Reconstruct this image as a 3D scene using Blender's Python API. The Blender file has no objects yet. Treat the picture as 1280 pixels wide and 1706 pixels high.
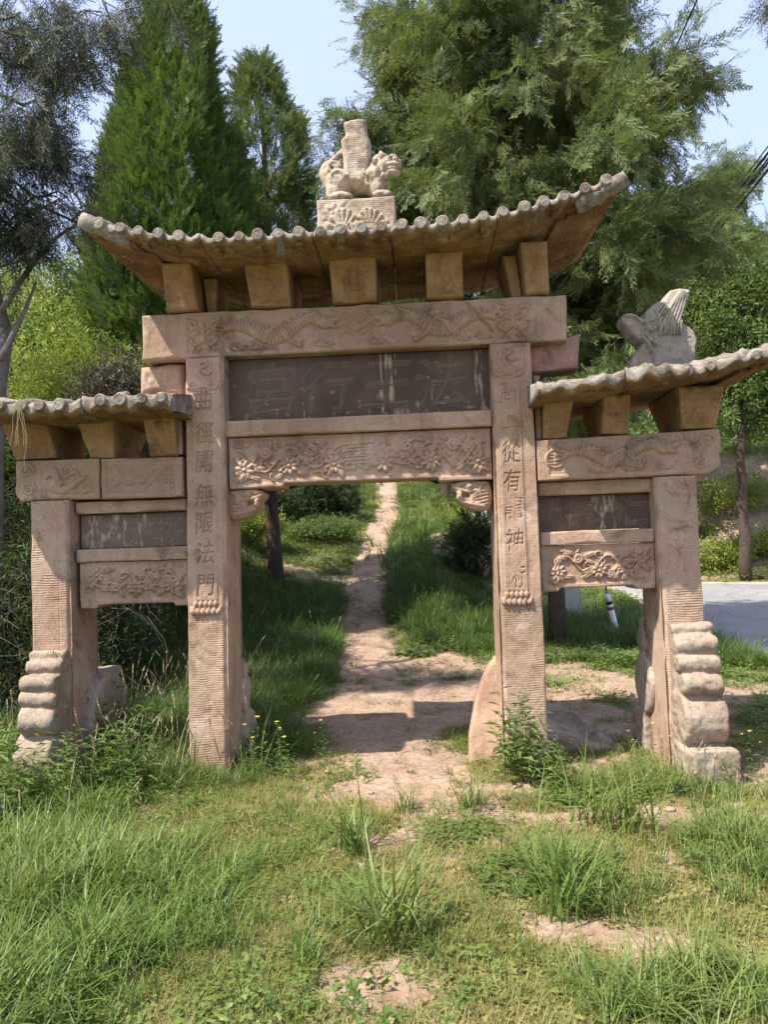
import bpy, bmesh, math, random
import numpy as np
from mathutils import Matrix, Vector

# ------------------------------------------------------------------ camera
SC = bpy.context.scene
COL = SC.collection
YAW, PITCH, ROLL = math.radians(-2.708), math.radians(2.467), math.radians(-1.965)
CAM = np.array([0.43, -5.1, 1.5])
cy_, sy_, cp_, sp_ = math.cos(YAW), math.sin(YAW), math.cos(PITCH), math.sin(PITCH)
FW = np.array([sy_ * cp_, cy_ * cp_, sp_])
_rt = np.array([cy_, -sy_, 0.0])
_up = np.cross(_rt, FW)
RT = _rt * math.cos(ROLL) + _up * math.sin(ROLL)
UP = _up * math.cos(ROLL) - _rt * math.sin(ROLL)
cam = bpy.data.cameras.new('camera')
cam.sensor_fit = 'VERTICAL'
cam.sensor_height = 36.0
cam.lens = 36.0 * 1281.0 / 1706.0
cam.clip_start = 0.05
cam.clip_end = 2000.0
camo = bpy.data.objects.new('camera', cam)
COL.objects.link(camo)
camo.matrix_world = Matrix(((RT[0], UP[0], -FW[0], CAM[0]), (RT[1], UP[1], -FW[1], CAM[1]), (RT[2], UP[2], -FW[2], CAM[2]), (0, 0, 0, 1)))
SC.camera = camo

# ------------------------------------------------------------------ daylight
SUN_DIR = Vector((-0.54, -0.375, 1.0)).normalized()      # towards the sun: high, front left
SUN_EL = math.asin(SUN_DIR.z)
SUN_ROT = math.atan2(SUN_DIR.x, SUN_DIR.y)
W = bpy.data.worlds.new('World')
SC.world = W
W.use_nodes = True
wn = W.node_tree.nodes
wl = W.node_tree.links
wn.clear()
wo = wn.new('ShaderNodeOutputWorld')
wb = wn.new('ShaderNodeBackground')
sk = wn.new('ShaderNodeTexSky')
sk.sky_type = 'NISHITA'
sk.sun_disc = False
sk.sun_elevation = SUN_EL
sk.sun_rotation = SUN_ROT
sk.air_density = 1.0
sk.dust_density = 2.5
sk.ozone_density = 1.6
wb.inputs['Strength'].default_value = 0.15
hz = wn.new('ShaderNodeMixRGB')                           # thin even haze over the whole sky
hz.inputs['Fac'].default_value = 0.66
hz.inputs['Color2'].default_value = (2.50, 2.88, 4.30, 1)
wl.new(sk.outputs[0], hz.inputs['Color1'])
wl.new(hz.outputs[0], wb.inputs['Color'])
wl.new(wb.outputs[0], wo.inputs['Surface'])
sun = bpy.data.lights.new('sun', 'SUN')
sun.energy = 4.1
sun.angle = math.radians(0.6)
sun.color = (1.0, 0.94, 0.84)
suno = bpy.data.objects.new('sun', sun)
suno.rotation_euler = (-SUN_DIR).to_track_quat('-Z', 'Y').to_euler()
suno.location = (0, 0, 30)
COL.objects.link(suno)
SC.view_settings.view_transform = 'Standard'
SC.view_settings.look = 'None'
SC.view_settings.gamma = 1.0
SC.view_settings.exposure = 1.22
SC.view_settings.use_curve_mapping = False
SC.cycles.max_bounces = 6
SC.cycles.diffuse_bounces = 3
SC.cycles.glossy_bounces = 2
SC.cycles.transmission_bounces = 3
SC.cycles.transparent_max_bounces = 4

rng = np.random.default_rng(7)
random.seed(7)

# ------------------------------------------------------------------ noise
def _hash(ix, iy, iz, seed):
    h = (ix.astype(np.int64) * 374761393 + iy.astype(np.int64) * 668265263 + iz.astype(np.int64) * 1274126177 + seed * 974711) & 0xffffffff
    h = ((h ^ (h >> 13)) * 1103515245) & 0xffffffff
    h = ((h ^ (h >> 16)) * 2654435761) & 0xffffffff
    return ((h ^ (h >> 15)) & 0xffffff) / float(0xffffff)

def vnoise(x, y, z=None, seed=0):
    x = np.asarray(x, float); y = np.asarray(y, float)
    z = np.zeros_like(x) if z is None else np.asarray(z, float)
    x, y, z = np.broadcast_arrays(x, y, z)
    ix, iy, iz = np.floor(x), np.floor(y), np.floor(z)
    fx, fy, fz = x - ix, y - iy, z - iz
    fx = fx * fx * (3 - 2 * fx); fy = fy * fy * (3 - 2 * fy); fz = fz * fz * (3 - 2 * fz)
    r = 0
    for a in (0, 1):
        for b in (0, 1):
            for c in (0, 1):
                w = (fx if a else 1 - fx) * (fy if b else 1 - fy) * (fz if c else 1 - fz)
                r = r + w * _hash(ix + a, iy + b, iz + c, seed)
    return r * 2 - 1

def fbm(x, y, z=None, oct=4, seed=0):
    r, a, f = 0, 0.5, 1.0
    for k in range(oct):
        r = r + a * vnoise(np.asarray(x) * f, np.asarray(y) * f, None if z is None else np.asarray(z) * f, seed + k * 17)
        a *= 0.5; f *= 2.03
    return r

def sstep(a, b, x):
    t = np.clip((np.asarray(x, float) - a) / (b - a), 0, 1)
    return t * t * (3 - 2 * t)

def blur(a, s):
    r = int(max(1, math.ceil(s * 2.5)))
    k = np.exp(-0.5 * (np.arange(-r, r + 1) / s) ** 2); k /= k.sum()
    for ax in (0, 1):
        p = np.pad(a, [(r, r) if i == ax else (0, 0) for i in (0, 1)], mode='edge')
        n = a.shape[ax]
        o = 0
        for i, w in enumerate(k):
            o = o + w * (p[i:i + n] if ax == 0 else p[:, i:i + n])
        a = o
    return a

# ------------------------------------------------------------------ object helpers
WLOC = {}
def wloc(o):
    return WLOC.get(o.name, np.zeros(3)) if o is not None else np.zeros(3)

def tag(o, label=None, cat=None, group=None, kind=None):
    if label: o['label'] = label
    if cat: o['category'] = cat
    if group: o['group'] = group
    if kind: o['kind'] = kind
    return o

def empty(name, loc, label, cat, group=None):
    o = bpy.data.objects.new(name, None)
    COL.objects.link(o)
    o.location = loc
    o.empty_display_size = 0.2
    WLOC[o.name] = np.array(loc, float)
    return tag(o, label, cat, group)

def fast_mesh(name, V, F, mats, mi=None, smooth=True):
    """F: list of arrays (n,3) / (n,4) or one list of tuples"""
    me = bpy.data.meshes.new(name)
    if isinstance(F, np.ndarray): F = [F]
    if len(F) and not isinstance(F[0], np.ndarray):
        me.from_pydata([tuple(v) for v in V], [], F)
    else:
        F = [np.asarray(f, np.int32) for f in F if len(f)]
        V = np.asarray(V, np.float32)
        me.vertices.add(len(V))
        me.vertices.foreach_set('co', V.ravel())
        nl = sum(f.size for f in F); npoly = sum(len(f) for f in F)
        me.loops.add(nl)
        me.loops.foreach_set('vertex_index', np.concatenate([f.ravel() for f in F]))
        me.polygons.add(npoly)
        tot = np.concatenate([np.full(len(f), f.shape[1], np.int32) for f in F])
        me.polygons.foreach_set('loop_start', np.concatenate([[0], np.cumsum(tot)[:-1]]).astype(np.int32))
        me.update(calc_edges=True)
    for m in (mats if isinstance(mats, (list, tuple)) else [mats]):
        me.materials.append(m)
    if mi is not None:
        me.polygons.foreach_set('material_index', np.asarray(mi, np.int32))
    sm = np.full(len(me.polygons), bool(smooth)) if np.isscalar(smooth) else np.asarray(smooth, bool)
    me.polygons.foreach_set('use_smooth', sm)
    me.update()
    return me

def obj(name, V, F, mats, parent=None, mi=None, smooth=True, loc=None):
    """vertices in world space; they become relative to the parent"""
    base = wloc(parent) if parent is not None else (np.array(loc, float) if loc is not None else np.zeros(3))
    V = np.asarray(V, float) - base
    me = fast_mesh(name, V, F, mats, mi, smooth)
    o = bpy.data.objects.new(name, me)
    COL.objects.link(o)
    if parent is not None:
        o.parent = parent
        WLOC[o.name] = base
    elif loc is not None:
        o.location = loc
        WLOC[o.name] = base
    return o

class MB:
    def __init__(s): s.V = []; s.F = []; s.M = []; s.n = 0
    def add(s, V, F, m=0):
        V = np.asarray(V, float)
        s.V.append(V)
        for f in F:
            s.F.append(tuple(int(i) + s.n for i in f)); s.M.append(m)
        s.n += len(V)
    def tube(s, pts, rad, sides=8, m=0, cap=True, jit=0.0):
        pts = np.asarray(pts, float); n = len(pts)
        rad = np.full(n, rad) if np.isscalar(rad) else np.asarray(rad, float)
        V = []; u = None
        for i in range(n):
            d = pts[min(i + 1, n - 1)] - pts[max(i - 1, 0)]
            d = d / (np.linalg.norm(d) + 1e-9)
            if u is None:
                a = np.array([0, 0, 1.0]) if abs(d[2]) < 0.9 else np.array([1.0, 0, 0])
                u = np.cross(d, a)
            u = u - d * (u @ d); u /= np.linalg.norm(u) + 1e-9
            w = np.cross(d, u)
            for k in range(sides):
                t = 2 * math.pi * k / sides
                r = rad[i] * (1 + (random.uniform(-jit, jit) if jit else 0))
                V.append(pts[i] + r * (u * math.cos(t) + w * math.sin(t)))
        F = []
        for i in range(n - 1):
            for k in range(sides):
                a = i * sides + k; b = i * sides + (k + 1) % sides
                F.append((a, b, b + sides, a + sides))
        if cap:
            F.append(tuple(range(sides - 1, -1, -1))); F.append(tuple((n - 1) * sides + k for k in range(sides)))
        s.add(V, F, m)
    def ell(s, c, r, nu=14, nv=9, m=0, rot=None):
        V = [(0, 0, 1)]
        for j in range(1, nv):
            p = math.pi * j / nv
            for i in range(nu):
                t = 2 * math.pi * i / nu
                V.append((math.sin(p) * math.cos(t), math.sin(p) * math.sin(t), math.cos(p)))
        V.append((0, 0, -1))
        V = np.array(V) * np.array(r)
        if rot is not None: V = V @ np.array(Matrix.Rotation(rot[1], 3, rot[0])).T
        V = V + np.array(c)
        F = [(0, 1 + i, 1 + (i + 1) % nu) for i in range(nu)]
        for j in range(nv - 2):
            for i in range(nu):
                a = 1 + j * nu + i; b = 1 + j * nu + (i + 1) % nu
                F.append((a, a + nu, b + nu, b))
        e = 1 + (nv - 1) * nu; o = 1 + (nv - 2) * nu
        F += [(e, o + (i + 1) % nu, o + i) for i in range(nu)]
        s.add(V, F, m)
    def box(s, x0, x1, y0, y1, z0, z1, m=0):
        s.add([(x0, y0, z0), (x1, y0, z0), (x1, y1, z0), (x0, y1, z0), (x0, y0, z1), (x1, y0, z1), (x1, y1, z1), (x0, y1, z1)],
              [(0, 3, 2, 1), (4, 5, 6, 7), (0, 1, 5, 4), (1, 2, 6, 5), (2, 3, 7, 6), (3, 0, 4, 7)], m)
    def build(s, name, mats, parent=None, smooth=True, loc=None):
        return obj(name, np.concatenate(s.V), s.F, mats, parent, s.M, smooth, loc)

# ------------------------------------------------------------------ materials
def mat(name):
    m = bpy.data.materials.new(name); m.use_nodes = True
    n = m.node_tree.nodes; n.clear()
    out = n.new('ShaderNodeOutputMaterial')
    return m, n, m.node_tree.links.new, out

def _noise(n, L, vec, scale, detail=5, rough=0.6, dist=0.0):
    t = n.new('ShaderNodeTexNoise')
    t.inputs['Scale'].default_value = scale; t.inputs['Detail'].default_value = detail
    t.inputs['Roughness'].default_value = rough; t.inputs['Distortion'].default_value = dist
    L(vec, t.inputs['Vector'])
    return t.outputs['Fac']

def _ramp(n, L, fac, stops):
    r = n.new('ShaderNodeValToRGB')
    el = r.color_ramp.elements
    while len(el) < len(stops): el.new(0.5)
    for e, (p, c) in zip(el, stops):
        e.position = p; e.color = (*c, 1) if len(c) == 3 else c
    L(fac, r.inputs[0])
    return r.outputs[0]

def _mix(n, L, fac, a, b, mode='MIX'):
    m = n.new('ShaderNodeMixRGB'); m.blend_type = mode
    for i, v in ((0, fac), (1, a), (2, b)):
        if hasattr(v, 'is_output'): L(v, m.inputs[i])
        elif i == 0: m.inputs[0].default_value = v
        else: m.inputs[i].default_value = (*v, 1)
    return m.outputs[0]

def _math(n, L, op, a, b=0.0, clamp=False):
    m = n.new('ShaderNodeMath'); m.operation = op; m.use_clamp = clamp
    for i, v in ((0, a), (1, b)):
        if hasattr(v, 'is_output'): L(v, m.inputs[i])
        else: m.inputs[i].default_value = v
    return m.outputs[0]

def stone_mat(name, c_mid, c_dark, c_light, chisel=(0, 0, 1), period=0.014, chis=0.5, lichen=0.0, lich_col=(0.33, 0.31, 0.27), stain=0.4, worn=None, fine=0.55, spk=0.16, grime=0.62, streak=0.38):
    m, n, L, out = mat(name)
    tc = n.new('ShaderNodeTexCoord'); geo = n.new('ShaderNodeNewGeometry')
    P = geo.outputs['Position']
    big = _noise(n, L, P, 1.7, 4, 0.55, 0.4)
    med = _noise(n, L, P, 9.0, 6, 0.65)
    fin = _noise(n, L, P, 70.0, 4, 0.7)
    c = _ramp(n, L, big, [(0.3, c_dark), (0.52, c_mid), (0.74, c_light)])
    c = _mix(n, L, _math(n, L, 'MULTIPLY', _ramp(n, L, med, [(0.42, (0, 0, 0)), (0.68, (1, 1, 1))]), stain), c, c_dark)
    g = n.new('ShaderNodeBrightContrast'); L(c, g.inputs[0])
    L(_math(n, L, 'MULTIPLY', _math(n, L, 'SUBTRACT', fin, 0.5), spk), g.inputs[1])
    c = g.outputs[0]
    # rain streaks (vertical stains in the stone)
    mp = n.new('ShaderNodeMapping'); mp.inputs['Scale'].default_value = (9, 9, 0.9); L(P, mp.inputs[0])
    stk = _ramp(n, L, _noise(n, L, mp.outputs[0], 1.6, 4, 0.6), [(0.55, (0, 0, 0)), (0.75, (1, 1, 1))])
    c = _mix(n, L, _math(n, L, 'MULTIPLY', stk, streak), c, tuple(0.45 * v for v in c_dark))
    gr = _noise(n, L, P, 3.3, 7, 0.72, 0.8)
    c = _mix(n, L, _math(n, L, 'MULTIPLY', _ramp(n, L, gr, [(0.53, (0, 0, 0)), (0.66, (1, 1, 1))]), grime), c, tuple(0.38 * v for v in c_dark))
    pl = _noise(n, L, P, 5.1, 7, 0.75, 0.5)
    c = _mix(n, L, _math(n, L, 'MULTIPLY', _ramp(n, L, pl, [(0.58, (0, 0, 0)), (0.68, (1, 1, 1))]), grime * .8), c, tuple(min(.62, 1.25 * v + .06) for v in c_light))
    pits = n.new('ShaderNodeTexVoronoi'); pits.inputs['Scale'].default_value = 34.0; L(P, pits.inputs['Vector'])
    c = _mix(n, L, _math(n, L, 'MULTIPLY', _ramp(n, L, pits.outputs['Distance'], [(0.10, (1, 1, 1)), (0.2, (0, 0, 0))]), grime), c, tuple(0.3 * v for v in c_dark))
    if lichen > 0:
        lf = _ramp(n, L, _noise(n, L, P, 14.0, 6, 0.7), [(0.62 - 0.4 * lichen, (0, 0, 0)), (0.74 - 0.4 * lichen, (1, 1, 1))])
        c = _mix(n, L, lf, c, lich_col)
        yl = _ramp(n, L, _noise(n, L, P, 6.0, 4, 0.6), [(0.70, (0, 0, 0)), (0.76, (1, 1, 1))])
        c = _mix(n, L, _math(n, L, 'MULTIPLY', yl, 0.75), c, (0.42, 0.24, 0.05))
        dk = _ramp(n, L, _noise(n, L, P, 26.0, 6, 0.75), [(0.55, (0, 0, 0)), (0.66, (1, 1, 1))])
        c = _mix(n, L, _math(n, L, 'MULTIPLY', dk, 0.7), c, (0.075, 0.065, 0.05))
    if worn:
        at = n.new('ShaderNodeAttribute'); at.attribute_name = 'worn'
        c = _mix(n, L, at.outputs['Fac'], c, worn)
    b = n.new('ShaderNodeBsdfPrincipled')
    b.inputs['Roughness'].default_value = 0.9
    b.inputs['Specular IOR Level'].default_value = 0.2
    L(c, b.inputs['Base Color'])
    # chisel dressing as fine relief
    wv = n.new('ShaderNodeTexWave'); wv.wave_type = 'BANDS'; wv.bands_direction = 'Z' if chisel == (0, 0, 1) else ('X' if chisel == (1, 0, 0) else 'DIAGONAL')
    wv.inputs['Scale'].default_value = 0.314 / period; wv.inputs['Distortion'].default_value = 2.2
    wv.inputs['Detail'].default_value = 3; wv.inputs['Detail Scale'].default_value = 1.6
    L(P, wv.inputs['Vector'])
    b1 = n.new('ShaderNodeBump'); b1.inputs['Strength'].default_value = chis; b1.inputs['Distance'].default_value = 0.006
    L(_math(n, L, 'MULTIPLY', wv.outputs['Fac'], med), b1.inputs['Height'])
    b2 = n.new('ShaderNodeBump'); b2.inputs['Strength'].default_value = fine; b2.inputs['Distance'].default_value = 0.006
    L(_math(n, L, 'ADD', _noise(n, L, P, 38.0, 5, 0.7), _math(n, L, 'MULTIPLY', _noise(n, L, P, 150.0, 2, 0.6), 0.35)), b2.inputs['Height'])
    L(b1.outputs[0], b2.inputs['Normal'])
    L(b2.outputs[0], b.inputs['Normal'])
    L(b.outputs[0], out.inputs[0])
    return m

def leaf_mat(name, c0, c1, c2=None, trans=0.35, patch=0.5, rough=0.55, warm=None):
    m, n, L, out = mat(name)
    oi = n.new('ShaderNodeObjectInfo'); geo = n.new('ShaderNodeNewGeometry')
    c = _mix(n, L, oi.outputs['Random'], c0, c1)
    pn = _ramp(n, L, _noise(n, L, geo.outputs['Position'], patch, 4, 0.6), [(0.4, (0, 0, 0)), (0.65, (1, 1, 1))])
    if c2: c = _mix(n, L, _math(n, L, 'MULTIPLY', pn, 0.7), c, c2)
    if warm:
        wr = n.new('ShaderNodeMath'); wr.operation = 'GREATER_THAN'; wr.inputs[1].default_value = 0.9
        rr = n.new('ShaderNodeMath'); rr.operation = 'FRACT'
        L(_math(n, L, 'MULTIPLY', oi.outputs['Random'], 37.7), rr.inputs[0]); L(rr.outputs[0], wr.inputs[0])
        c = _mix(n, L, wr.outputs[0], c, warm)
    b = n.new('ShaderNodeBsdfPrincipled'); b.inputs['Roughness'].default_value = rough; b.inputs['Specular IOR Level'].default_value = 0.3
    L(c, b.inputs['Base Color'])
    t = n.new('ShaderNodeBsdfTranslucent')
    L(_mix(n, L, 0.6, c, (0.16, 0.2, 0.03)), t.inputs['Color'])
    mx = n.new('ShaderNodeMixShader'); mx.inputs[0].default_value = trans
    L(b.outputs[0], mx.inputs[1]); L(t.outputs[0], mx.inputs[2]); L(mx.outputs[0], out.inputs[0])
    return m

def plain_mat(name, c, c2=None, rough=0.8, scale=8, bump=0.3, bscale=40, dist=0.01):
    m, n, L, out = mat(name)
    tc = n.new('ShaderNodeTexCoord')
    b = n.new('ShaderNodeBsdfPrincipled'); b.inputs['Roughness'].default_value = rough; b.inputs['Specular IOR Level'].default_value = 0.25
    geo = n.new('ShaderNodeNewGeometry')
    L(_ramp(n, L, _noise(n, L, geo.outputs['Position'], scale, 5, 0.65), [(0.3, c), (0.7, c2 or c)]), b.inputs['Base Color'])
    bp = n.new('ShaderNodeBump'); bp.inputs['Strength'].default_value = bump; bp.inputs['Distance'].default_value = dist
    L(_noise(n, L, geo.outputs['Position'], bscale, 5, 0.7), bp.inputs['Height']); L(bp.outputs[0], b.inputs['Normal'])
    L(b.outputs[0], out.inputs[0])
    return m

SAND = dict(c_mid=(0.42, 0.285, 0.197), c_dark=(0.28, 0.18, 0.118), c_light=(0.51, 0.375, 0.275))
M_STONE = stone_mat('sandstone', **SAND)
M_STONEV = stone_mat('sandstone dressed upright', chisel=(1, 0, 0), period=0.013, **SAND)
M_CARVE = stone_mat('sandstone carved', chis=0.15, worn=(0.44, 0.32, 0.22), **SAND)
M_OCHRE = stone_mat('ochre sandstone', (0.36, 0.225, 0.115), (0.22, 0.125, 0.06), (0.45, 0.31, 0.18), chis=0.35, period=0.02, stain=0.75)
M_TILE = stone_mat('weathered roof stone', (0.235, 0.19, 0.145), (0.12, 0.092, 0.068), (0.31, 0.265, 0.21), chis=0.1, lichen=0.42, lich_col=(0.27, 0.245, 0.205), fine=0.9, stain=0.8)
M_STATUE = stone_mat('pale weathered stone', (0.43, 0.345, 0.255), (0.31, 0.235, 0.165), (0.50, 0.42, 0.33), chis=0.3, lichen=0.12, lich_col=(0.36, 0.33, 0.27))
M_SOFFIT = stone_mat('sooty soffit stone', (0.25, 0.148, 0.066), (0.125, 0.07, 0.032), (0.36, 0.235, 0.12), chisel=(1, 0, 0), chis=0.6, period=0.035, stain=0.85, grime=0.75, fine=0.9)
M_ROUGH = stone_mat('rough sandstone', chis=0.0, fine=0.9, **SAND)
M_SLAB = stone_mat('grey slab stone', (0.34, 0.275, 0.21), (0.19, 0.145, 0.105), (0.43, 0.36, 0.28), chis=0.0, lichen=0.25, lich_col=(0.33, 0.31, 0.27), fine=0.9)
M_FINIAL = stone_mat('grey finial stone', (0.37, 0.325, 0.265), (0.24, 0.20, 0.155), (0.44, 0.40, 0.34), chis=0.0, lichen=0.25, lich_col=(0.36, 0.345, 0.30), fine=0.9)
M_GREYST = stone_mat('grey weathered stone', (0.36, 0.28, 0.205), (0.23, 0.165, 0.115), (0.43, 0.35, 0.27), chis=0.0, lichen=0.18, lich_col=(0.33, 0.29, 0.23), fine=0.8)
M_PLAQUE = stone_mat('dark painted slate', (0.120, 0.078, 0.057), (0.078, 0.052, 0.039), (0.165, 0.115, 0.087), chis=0.0, stain=0.3, worn=(0.42, 0.33, 0.24), fine=0.2, spk=0.02, grime=0.15)
M_REDST = stone_mat('stone with red paint left', (0.40, 0.25, 0.19), (0.33, 0.16, 0.12), (0.42, 0.31, 0.23), chis=0.2, worn=(0.40, 0.15, 0.11))
M_BARK = plain_mat('bark', (0.055, 0.038, 0.028), (0.115, 0.085, 0.065), 0.95, 12, 0.9, 30, 0.03)
M_BARKG = plain_mat('grey bark', (0.13, 0.11, 0.095), (0.24, 0.21, 0.19), 0.95, 14, 0.7, 30, 0.02)
M_WHITE = plain_mat('white paint', (0.7, 0.7, 0.7), (0.8, 0.8, 0.8), 0.6, 8, 0.05)
M_RED = plain_mat('red paint', (0.26, 0.085, 0.065), (0.34, 0.13, 0.10), 0.5, 8, 0.05)
M_BLACK = plain_mat('black rubber', (0.012, 0.012, 0.013), (0.02, 0.02, 0.02), 0.5, 8, 0.05)
M_CONC = plain_mat('concrete', (0.42, 0.40, 0.36), (0.52, 0.50, 0.46), 0.9, 10, 0.2)
M_BLUEW = plain_mat('pale blue paint', (0.45, 0.58, 0.70), (0.6, 0.7, 0.78), 0.6, 5, 0.05)
M_CONIF = leaf_mat('conifer scale leaves', (0.080, 0.165, 0.028), (0.135, 0.225, 0.045), (0.18, 0.25, 0.058), 0.4, 0.6)
M_CONIF2 = leaf_mat('loose conifer scale leaves', (0.098, 0.150, 0.050), (0.165, 0.220, 0.075), (0.24, 0.28, 0.09), 0.4, 0.7)
M_CONIFD = leaf_mat('shaded conifer scale leaves', (0.022, 0.034, 0.018), (0.045, 0.058, 0.03), (0.06, 0.065, 0.04), 0.2, 0.9, warm=(0.08, 0.06, 0.045))  # darker conifer green: shade of overhanging canopy put into the leaf colour
M_LEAF = leaf_mat('bright shrub leaves', (0.19, 0.27, 0.035), (0.30, 0.37, 0.06), (0.37, 0.40, 0.09), 0.5, 0.8)
M_LEAFM = leaf_mat('mid green leaves', (0.095, 0.175, 0.04), (0.155, 0.24, 0.06), (0.20, 0.26, 0.07), 0.48, 0.5)
M_LEAFD = leaf_mat('dark shrub leaves', (0.028, 0.05, 0.02), (0.05, 0.085, 0.03), (0.07, 0.10, 0.035), 0.3, 0.8)
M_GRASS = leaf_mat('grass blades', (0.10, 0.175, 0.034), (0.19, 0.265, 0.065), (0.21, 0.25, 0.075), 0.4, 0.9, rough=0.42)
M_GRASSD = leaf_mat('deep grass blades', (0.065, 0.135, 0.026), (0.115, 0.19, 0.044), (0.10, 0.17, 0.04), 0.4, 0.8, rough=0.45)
M_GRASSY = leaf_mat('yellowish short grass', (0.20, 0.22, 0.05), (0.31, 0.29, 0.10), (0.36, 0.28, 0.13), 0.35, 1.6)
M_DRY = leaf_mat('dry stems', (0.30, 0.235, 0.13), (0.42, 0.35, 0.20), (0.36, 0.29, 0.17), 0.25, 1.0)
M_YEL = leaf_mat('yellow petals', (0.62, 0.46, 0.02), (0.7, 0.55, 0.03), None, 0.2)
M_VINE = leaf_mat('dry brown vines', (0.085, 0.065, 0.045), (0.16, 0.125, 0.085), (0.06, 0.07, 0.035), 0.1, 1.0)
# ------------------------------------------------------------------ terrain
PATHC = np.array([(0.62, -1.0), (0.42, -0.4), (0.16, 0.4), (-0.02, 1.5), (-0.10, 2.6), (-0.26, 4.0), (-0.42, 5.5), (-0.56, 8.0), (-0.57, 11.0), (-0.40, 14.5), (-0.52, 17.0), (-0.85, 19.5), (-1.0, 23.0)])
PATHW = np.array([0.34, 0.36, 0.42, 0.50, 0.42, 0.33, 0.33, 0.34, 0.30, 0.28, 0.26, 0.27, 0.27])
def path_x(y): return np.interp(y, PATHC[:, 1], PATHC[:, 0])
HC_Y = [-50, 1.5, 3.0, 5.0, 8.0, 11.0, 15.0, 20.0, 24.0, 30.0, 60.0, 400.0]
HC_Z = [0, 0.0, 0.04, 0.20, 0.72, 1.42, 2.55, 4.15, 5.0, 5.4, 7.0, 10.0]
HR_Y = [-50, 2.0, 4.0, 6.3, 9.0, 13.0, 17.0, 40.0, 400.0]
HR_Z = [0, 0.0, 0.05, 0.12, 0.25, 0.42, 0.50, 0.8, 1.6]
def _smooth_interp(y, Y, Z):
    return (np.interp(y - 0.5, Y, Z) + np.interp(y, Y, Z) + np.interp(y + 0.5, Y, Z)) / 3
ROAD_N = np.array([(3.6, 60.0), (3.9, 24.0), (4.2, 18.0), (4.4, 14.0), (4.55, 10.6), (4.40, 8.0), (4.25, 5.5), (4.28, 3.4), (4.6, 1.6), (5.4, -1.0), (8.0, -8.0)])
def road_d(x, y):
    """signed distance-like measure: positive inside the carriageway"""
    near = np.interp(y, ROAD_N[::-1, 1], ROAD_N[::-1, 0])
    far = np.interp(x, [2.0, 4.6, 7.0, 9.0, 14.0, 20.0, 40.0], [15.6, 15.0, 13.3, 12.5, 10.6, 8.0, 0.0])
    return np.minimum((x - near) * 0.8, (far - y) * 0.9)
def H(x, y, detail=True):
    x = np.asarray(x, float); y = np.asarray(y, float)
    hc = _smooth_interp(y, HC_Y, HC_Z); hr = _smooth_interp(y, HR_Y, HR_Z)
    k = sstep(0.6, 3.2, x + 0.05 * (y - 8))
    h = hc * (1 - k) + hr * k
    h = h + 2.9 * sstep(2.3, 5.6, -x) * sstep(0.6, 3.6, y) * (1 - 0.35 * sstep(8, 16, y))      # bank on the left
    h = h + 0.25 * sstep(0.9, 2.2, -x) * sstep(3, 7, y)
    h = h + 0.55 * np.exp(-(((x - 1.25) / 0.75) ** 2 + ((y - 10.2) / 1.9) ** 2))               # earth mound right of the path
    h = h + 0.22 * np.exp(-(((x - 0.6) / 0.5) ** 2 + ((y - 7.6) / 1.8) ** 2))
    far = np.interp(x, [2.0, 4.6, 7.0, 9.0, 14.0, 20.0, 40.0], [15.6, 15.0, 13.3, 12.5, 10.6, 8.0, 0.0])
    h = h + 3.6 * sstep(0.6, 7.5, y - far) * sstep(3.5, 7.0, x)                                 # cut bank beyond the road
    h = h + 5.0 * sstep(30, 70, y)
    rd = road_d(x, y)
    h = h - 0.09 * sstep(-0.4, 0.3, rd)
    if detail:
        q = 1 - sstep(-0.6, 0.2, rd)
        h = h + q * (0.030 * fbm(x * 1.3, y * 1.3, None, 3, 3) + 0.014 * fbm(x * 6, y * 6, None, 3, 9)) * (0.6 + 0.9 * sstep(1, 9, np.abs(x) + y))
    return h

SOIL = [(0.42, -0.50, .52, .42), (1.25, -0.88, .8, .24), (.55, -1.05, .3, .14), (1.55, -1.5, .3, .2), (1.2, -2.2, .25, .15), (2.35, -1.0, .3, .2), (-.1, -.35, .3, .3), (0.2, 0.45, .5, .5), (1.2, 2.6, 1.6, 1.1), (1.75, 1.2, .6, .8), (.35, 1.5, .7, .6), (.15, 2.6, .45, 1.0),
        (.98, -2.05, .2, .12), (.2, -2.4, .16, .12), (.72, -1.4, .2, .09), (2.5, -.3, .28, .18), (2.5, 1.2, .6, .5), (.45, 3.6, .55, .5), (1.0, 3.5, .9, .35), (3.4, 2.3, .9, .4),
        (2.0, 10.0, .55, 1.5), (1.6, 9.0, .5, .7), (1.0, 9.9, .42, 1.1), (1.3, 10.8, .6, .9), (-1.05, -2.9, .2, .12), (0.1, -1.15, .2, .09), (-1.6, 8.7, 1.0, .35), (1.5, 0.3, .5, .35), (2.3, .1, .4, .4)]
TALL = [(-1.0, -1.9, .6, .8, 1.0), (-1.9, -.35, .8, .6, 1.0), (-1.9, -1.3, .5, .6, .8), (-2.4, .6, 1.0, 1.2, .8), (-1.5, 1.5, .9, 1.3, 1.0), (-1.15, 3.5, .62, 1.9, 1.0), (-2.2, 4.5, 1.3, 2.6, 1.0),
        (1.95, -1.35, .45, .5, .9), (1.02, -1.72, .2, .28, .8), (.28, -2.25, .16, .2, .8), (1.7, -.32, .55, .2, .9), (2.5, 5.9, 1.3, 1.15, 1.1), (.40, 7.0, .42, 1.9, 1.0), (1.6, 5.6, 1.3, 1.0, .7),
        (-1.6, 7.0, 1.0, .8, .8), (-1.9, 12.0, 1.3, 3.2, 1.0), (-.15, -1.25, .1, .14, .6), (4.1, 4.5, .75, .9, .75), (0.05, -2.15, .15, .22, .8), (0.62, -0.95, .22, .12, .5), (-1.05, .25, .35, .5, .75), (1.95, -2.4, .3, .35, .7), (1.25, -2.5, .32, .25, .95)]
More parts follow.
